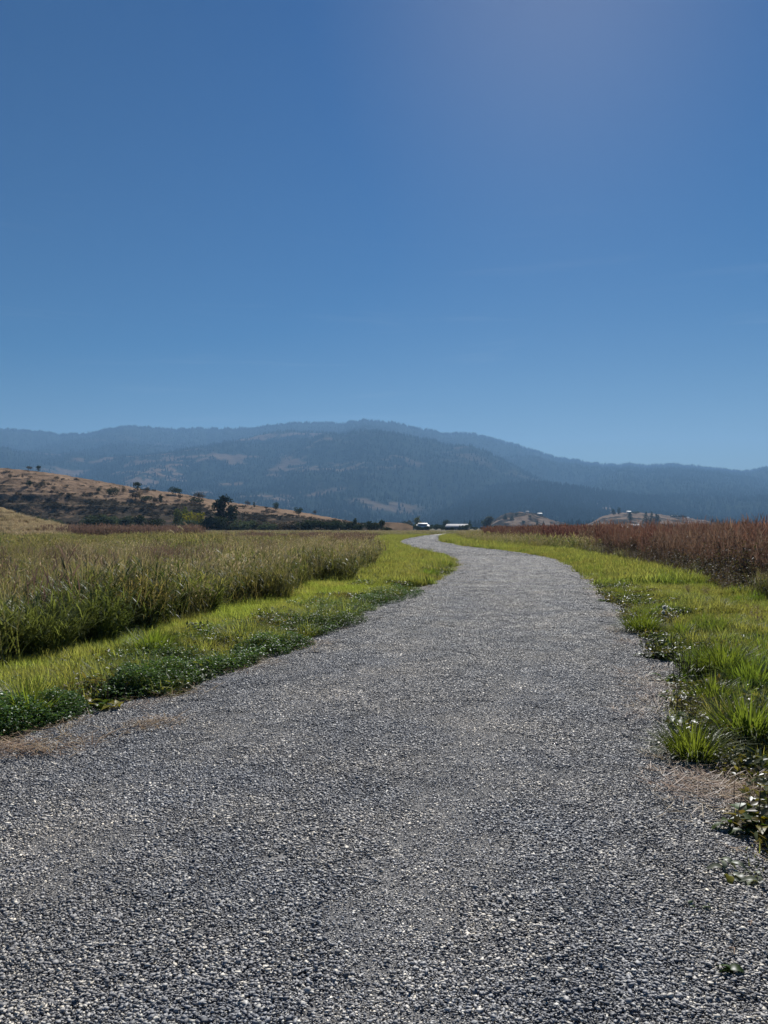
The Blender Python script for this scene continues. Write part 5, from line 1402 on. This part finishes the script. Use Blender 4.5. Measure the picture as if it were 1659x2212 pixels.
for i in range(17):
    x = 1032 + .378 * (1045 + i * 37)
    l = 'dark shrub of the far right hedge, %s' % ['at its left end', 'second from its left end', 'third from its left end', 'fourth from its left end', 'just before the thin tall stalk', 'behind the thin tall stalk', 'just right of the thin tall stalk', 'left of its middle', 'at its middle', 'right of its middle', 'left of its tallest tree', 'its tallest tree', 'right of its tallest tree', 'below the pale cut bank', 'third from the photo edge', 'second from the photo edge', 'at the right photo edge'][i]
    onflat('hedge_bush', 'bush_low', (x, 0), (11.5 if i != 11 else 18) * random.uniform(.9, 1.1), random.uniform(690, 720), l, 'shrubs of the long right hand hedge', 1.5 if i != 11 else 1.1)

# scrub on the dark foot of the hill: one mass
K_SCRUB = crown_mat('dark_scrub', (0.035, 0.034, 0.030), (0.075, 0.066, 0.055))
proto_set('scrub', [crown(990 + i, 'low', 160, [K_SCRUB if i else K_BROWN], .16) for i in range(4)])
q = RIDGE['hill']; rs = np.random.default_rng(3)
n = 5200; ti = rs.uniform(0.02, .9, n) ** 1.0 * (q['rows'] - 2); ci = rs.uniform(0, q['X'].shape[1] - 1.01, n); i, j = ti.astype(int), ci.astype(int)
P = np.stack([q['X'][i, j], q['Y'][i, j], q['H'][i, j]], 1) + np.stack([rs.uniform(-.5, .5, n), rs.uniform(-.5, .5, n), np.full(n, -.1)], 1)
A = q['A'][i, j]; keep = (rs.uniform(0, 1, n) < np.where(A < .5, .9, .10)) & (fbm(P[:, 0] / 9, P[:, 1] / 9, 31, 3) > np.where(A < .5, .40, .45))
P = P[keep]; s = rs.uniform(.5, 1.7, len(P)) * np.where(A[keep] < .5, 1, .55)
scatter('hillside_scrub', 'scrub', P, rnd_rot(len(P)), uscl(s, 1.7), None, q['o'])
q = RIDGE['straw_bank']; n = 1500; ti = rs.uniform(0, 1, n) * (q['rows'] - 2); ci = rs.uniform(0, q['X'].shape[1] - 1.01, n); i, j = ti.astype(int), ci.astype(int)
proto_set('bank_grass', [reed_patch(30 + k, 34, .5, (.25, .5), 0, True, 2.5, [G_PLUME, G_PLUME, G_PLUME]) for k in range(2)])
P = np.stack([q['X'][i, j], q['Y'][i, j], q['H'][i, j]], 1)
scatter('bank_grass', 'bank_grass', P, rnd_rot(n), uscl(rs.uniform(.5, 1.1, n)), None, q['o'])

# ================================================================= barns and houses
M_WHITE = plain_mat('white_metal_roof', (0.80, 0.80, 0.78), 0.7, 0.06, 1.5, 0.0, 0.25)
M_GREYR = plain_mat('grey_metal_roof', (0.30, 0.31, 0.33), 0.8, 0.08, 1.0, 0.0, 0.12)
M_DKWALL = plain_mat('dark_board_wall', (0.10, 0.085, 0.075), 0.85, 0.25, 2.0)
M_LTWALL = plain_mat('pale_wall', (0.62, 0.58, 0.52), 0.8, 0.08, 1.0)
M_GLASS = plain_mat('dark_window', (0.03, 0.035, 0.04), 0.2, 0.1, 1.0)
def building(name, label, p, L, W, wall, rise, mw, mr, ang=0.0, over=0.4, win=3, cat='barn', monitor=False, group=None):
    """long side along x; gable roof with eaves, a door and windows"""
    t = thing(name, label, cat, p, ang, group)
    b = MB(); b.box(-L / 2, L / 2, -W / 2, W / 2, -1.0, wall)
    for s in (-1, 1):
        x = s * L / 2; b.add([(x, -W / 2, wall), (x, W / 2, wall), (x, 0, wall + rise)], [(0, 1, 2)])
    wl = link('wall', b.mesh('wall', [mw]), t)
    def roofmesh(L_, W_, z0, rise_):
        b = MB(); th = .12; k = rise_ / (W_ / 2)
        for s in (-1, 1):
            x0, x1 = -L_ / 2 - over, L_ / 2 + over; ye = s * (W_ / 2 + over); ze = z0 - over * k
            V = [(x0, ye, ze), (x1, ye, ze), (x1, s * .003, z0 + rise_), (x0, s * .003, z0 + rise_)]
            V += [(a, c, d + th) for a, c, d in V]
            b.add(V, [(0, 1, 2, 3), (4, 5, 6, 7), (0, 1, 5, 4), (1, 2, 6, 5), (2, 3, 7, 6), (3, 0, 4, 7)])
        return b.mesh('roof', [mr])
    link('roof', roofmesh(L, W, wall + .01, rise), t)
    if monitor:
        b = MB(); b.box(-L * .36, L * .36, -W * .2, W * .2, wall + rise * .5, wall + rise * 1.25)
        link('clerestory', b.mesh('clerestory', [mw]), t)
        link('upper_roof', roofmesh(L * .72, W * .4, wall + rise * 1.26, rise * .45), t)
    b = MB(); b.box(-.045 * L, .045 * L + 1.0, -W / 2 - .06, -W / 2 - .004, 0, wall * .8); link('door', b.mesh('door', [M_GREYR]), t)
    b = MB(); b.box(-.6, .6, -.05, .0, -.5, .5); wm = b.mesh('window', [M_GLASS])
    for i in range(win):
        link('window', wm, t, ((-0.38 + .76 * (i / max(1, win - 1))) * L, -W / 2 - .004, wall * .6))
    return t
def flatpos(x, d): a, b_ = ray(x, 1139); return Vector((a * d, d, 0))
building('barn', 'low barn with a two tier bright white roof among dark shrubs', flatpos(913, 500), 7.6, 8, 2.0, 1.5, M_DKWALL, M_WHITE, .08, monitor=True, group=None)
building('barn', 'wide low barn with a grey roof and brown gable beside small conifers', flatpos(988, 520), 14.0, 12, 1.9, 2.1, M_DKWALL, M_GREYR, -.35)
building('barn', 'far barn with bright eaves on a grey roof below the dry slope', flatpos(1373, 900), 12.5, 10, 2.8, 3.0, M_DKWALL, M_GREYR, .0)
building('shed', 'small low white shed left of the far barn', flatpos(1351, 900), 7, 4, 1.6, 1.2, M_LTWALL, M_WHITE, .1, win=2, cat='shed')
def hillhouse(x, y, rid, label, L, W, wall, rise, mw, mr, ang=0.1, name='house', win=3):
    p = hit(rid, x, y).copy(); k = .75; return building(name, label, p, L * k, W * k, wall * k, rise * k, mw, mr, ang, win=win, cat='house')
hillhouse(1358, 1108, 'dry_slope', 'white lit house on the brow of the dry slope', 10, 7, 2.6, 2.2, M_LTWALL, M_WHITE)
hillhouse(1457, 1117, 'dry_slope', 'long low grey roofed house on the crest of the dry slope', 14, 7, 2.4, 1.8, M_LTWALL, M_GREYR, -.1)
hillhouse(1485, 1119, 'dry_slope', 'small grey house right of the long low one', 7, 6, 2.2, 1.8, M_LTWALL, M_GREYR, .2)
hillhouse(1166, 1105, 'dry_knoll', 'pale house on top of the dry knoll', 9, 6, 2.6, 1.8, M_LTWALL, M_WHITE, .1)
hillhouse(1140, 1104, 'dry_knoll', 'smaller tan house left on top of the dry knoll', 6, 5, 2.4, 1.6, M_LTWALL, M_GREYR, -.1)
hillhouse(1530, 1095, 'foothill', 'small white house high in the conifers at right', 12, 9, 3.5, 2.5, M_LTWALL, M_WHITE, .0)
hillhouse(1545, 1098, 'foothill', 'large grey gabled house right of the small white one', 20, 16, 3.5, 6.5, M_LTWALL, M_GREYR, 1.45)
hillhouse(1601, 1100, 'foothill', 'little pale house at the right end of the foothill lawn', 11, 8, 4, 3, M_LTWALL, M_WHITE, .1)
hillhouse(1640, 1119, 'foothill', 'tan house near the right photo edge above the long hedge', 16, 10, 4.5, 3, M_LTWALL, M_GREYR, .05)
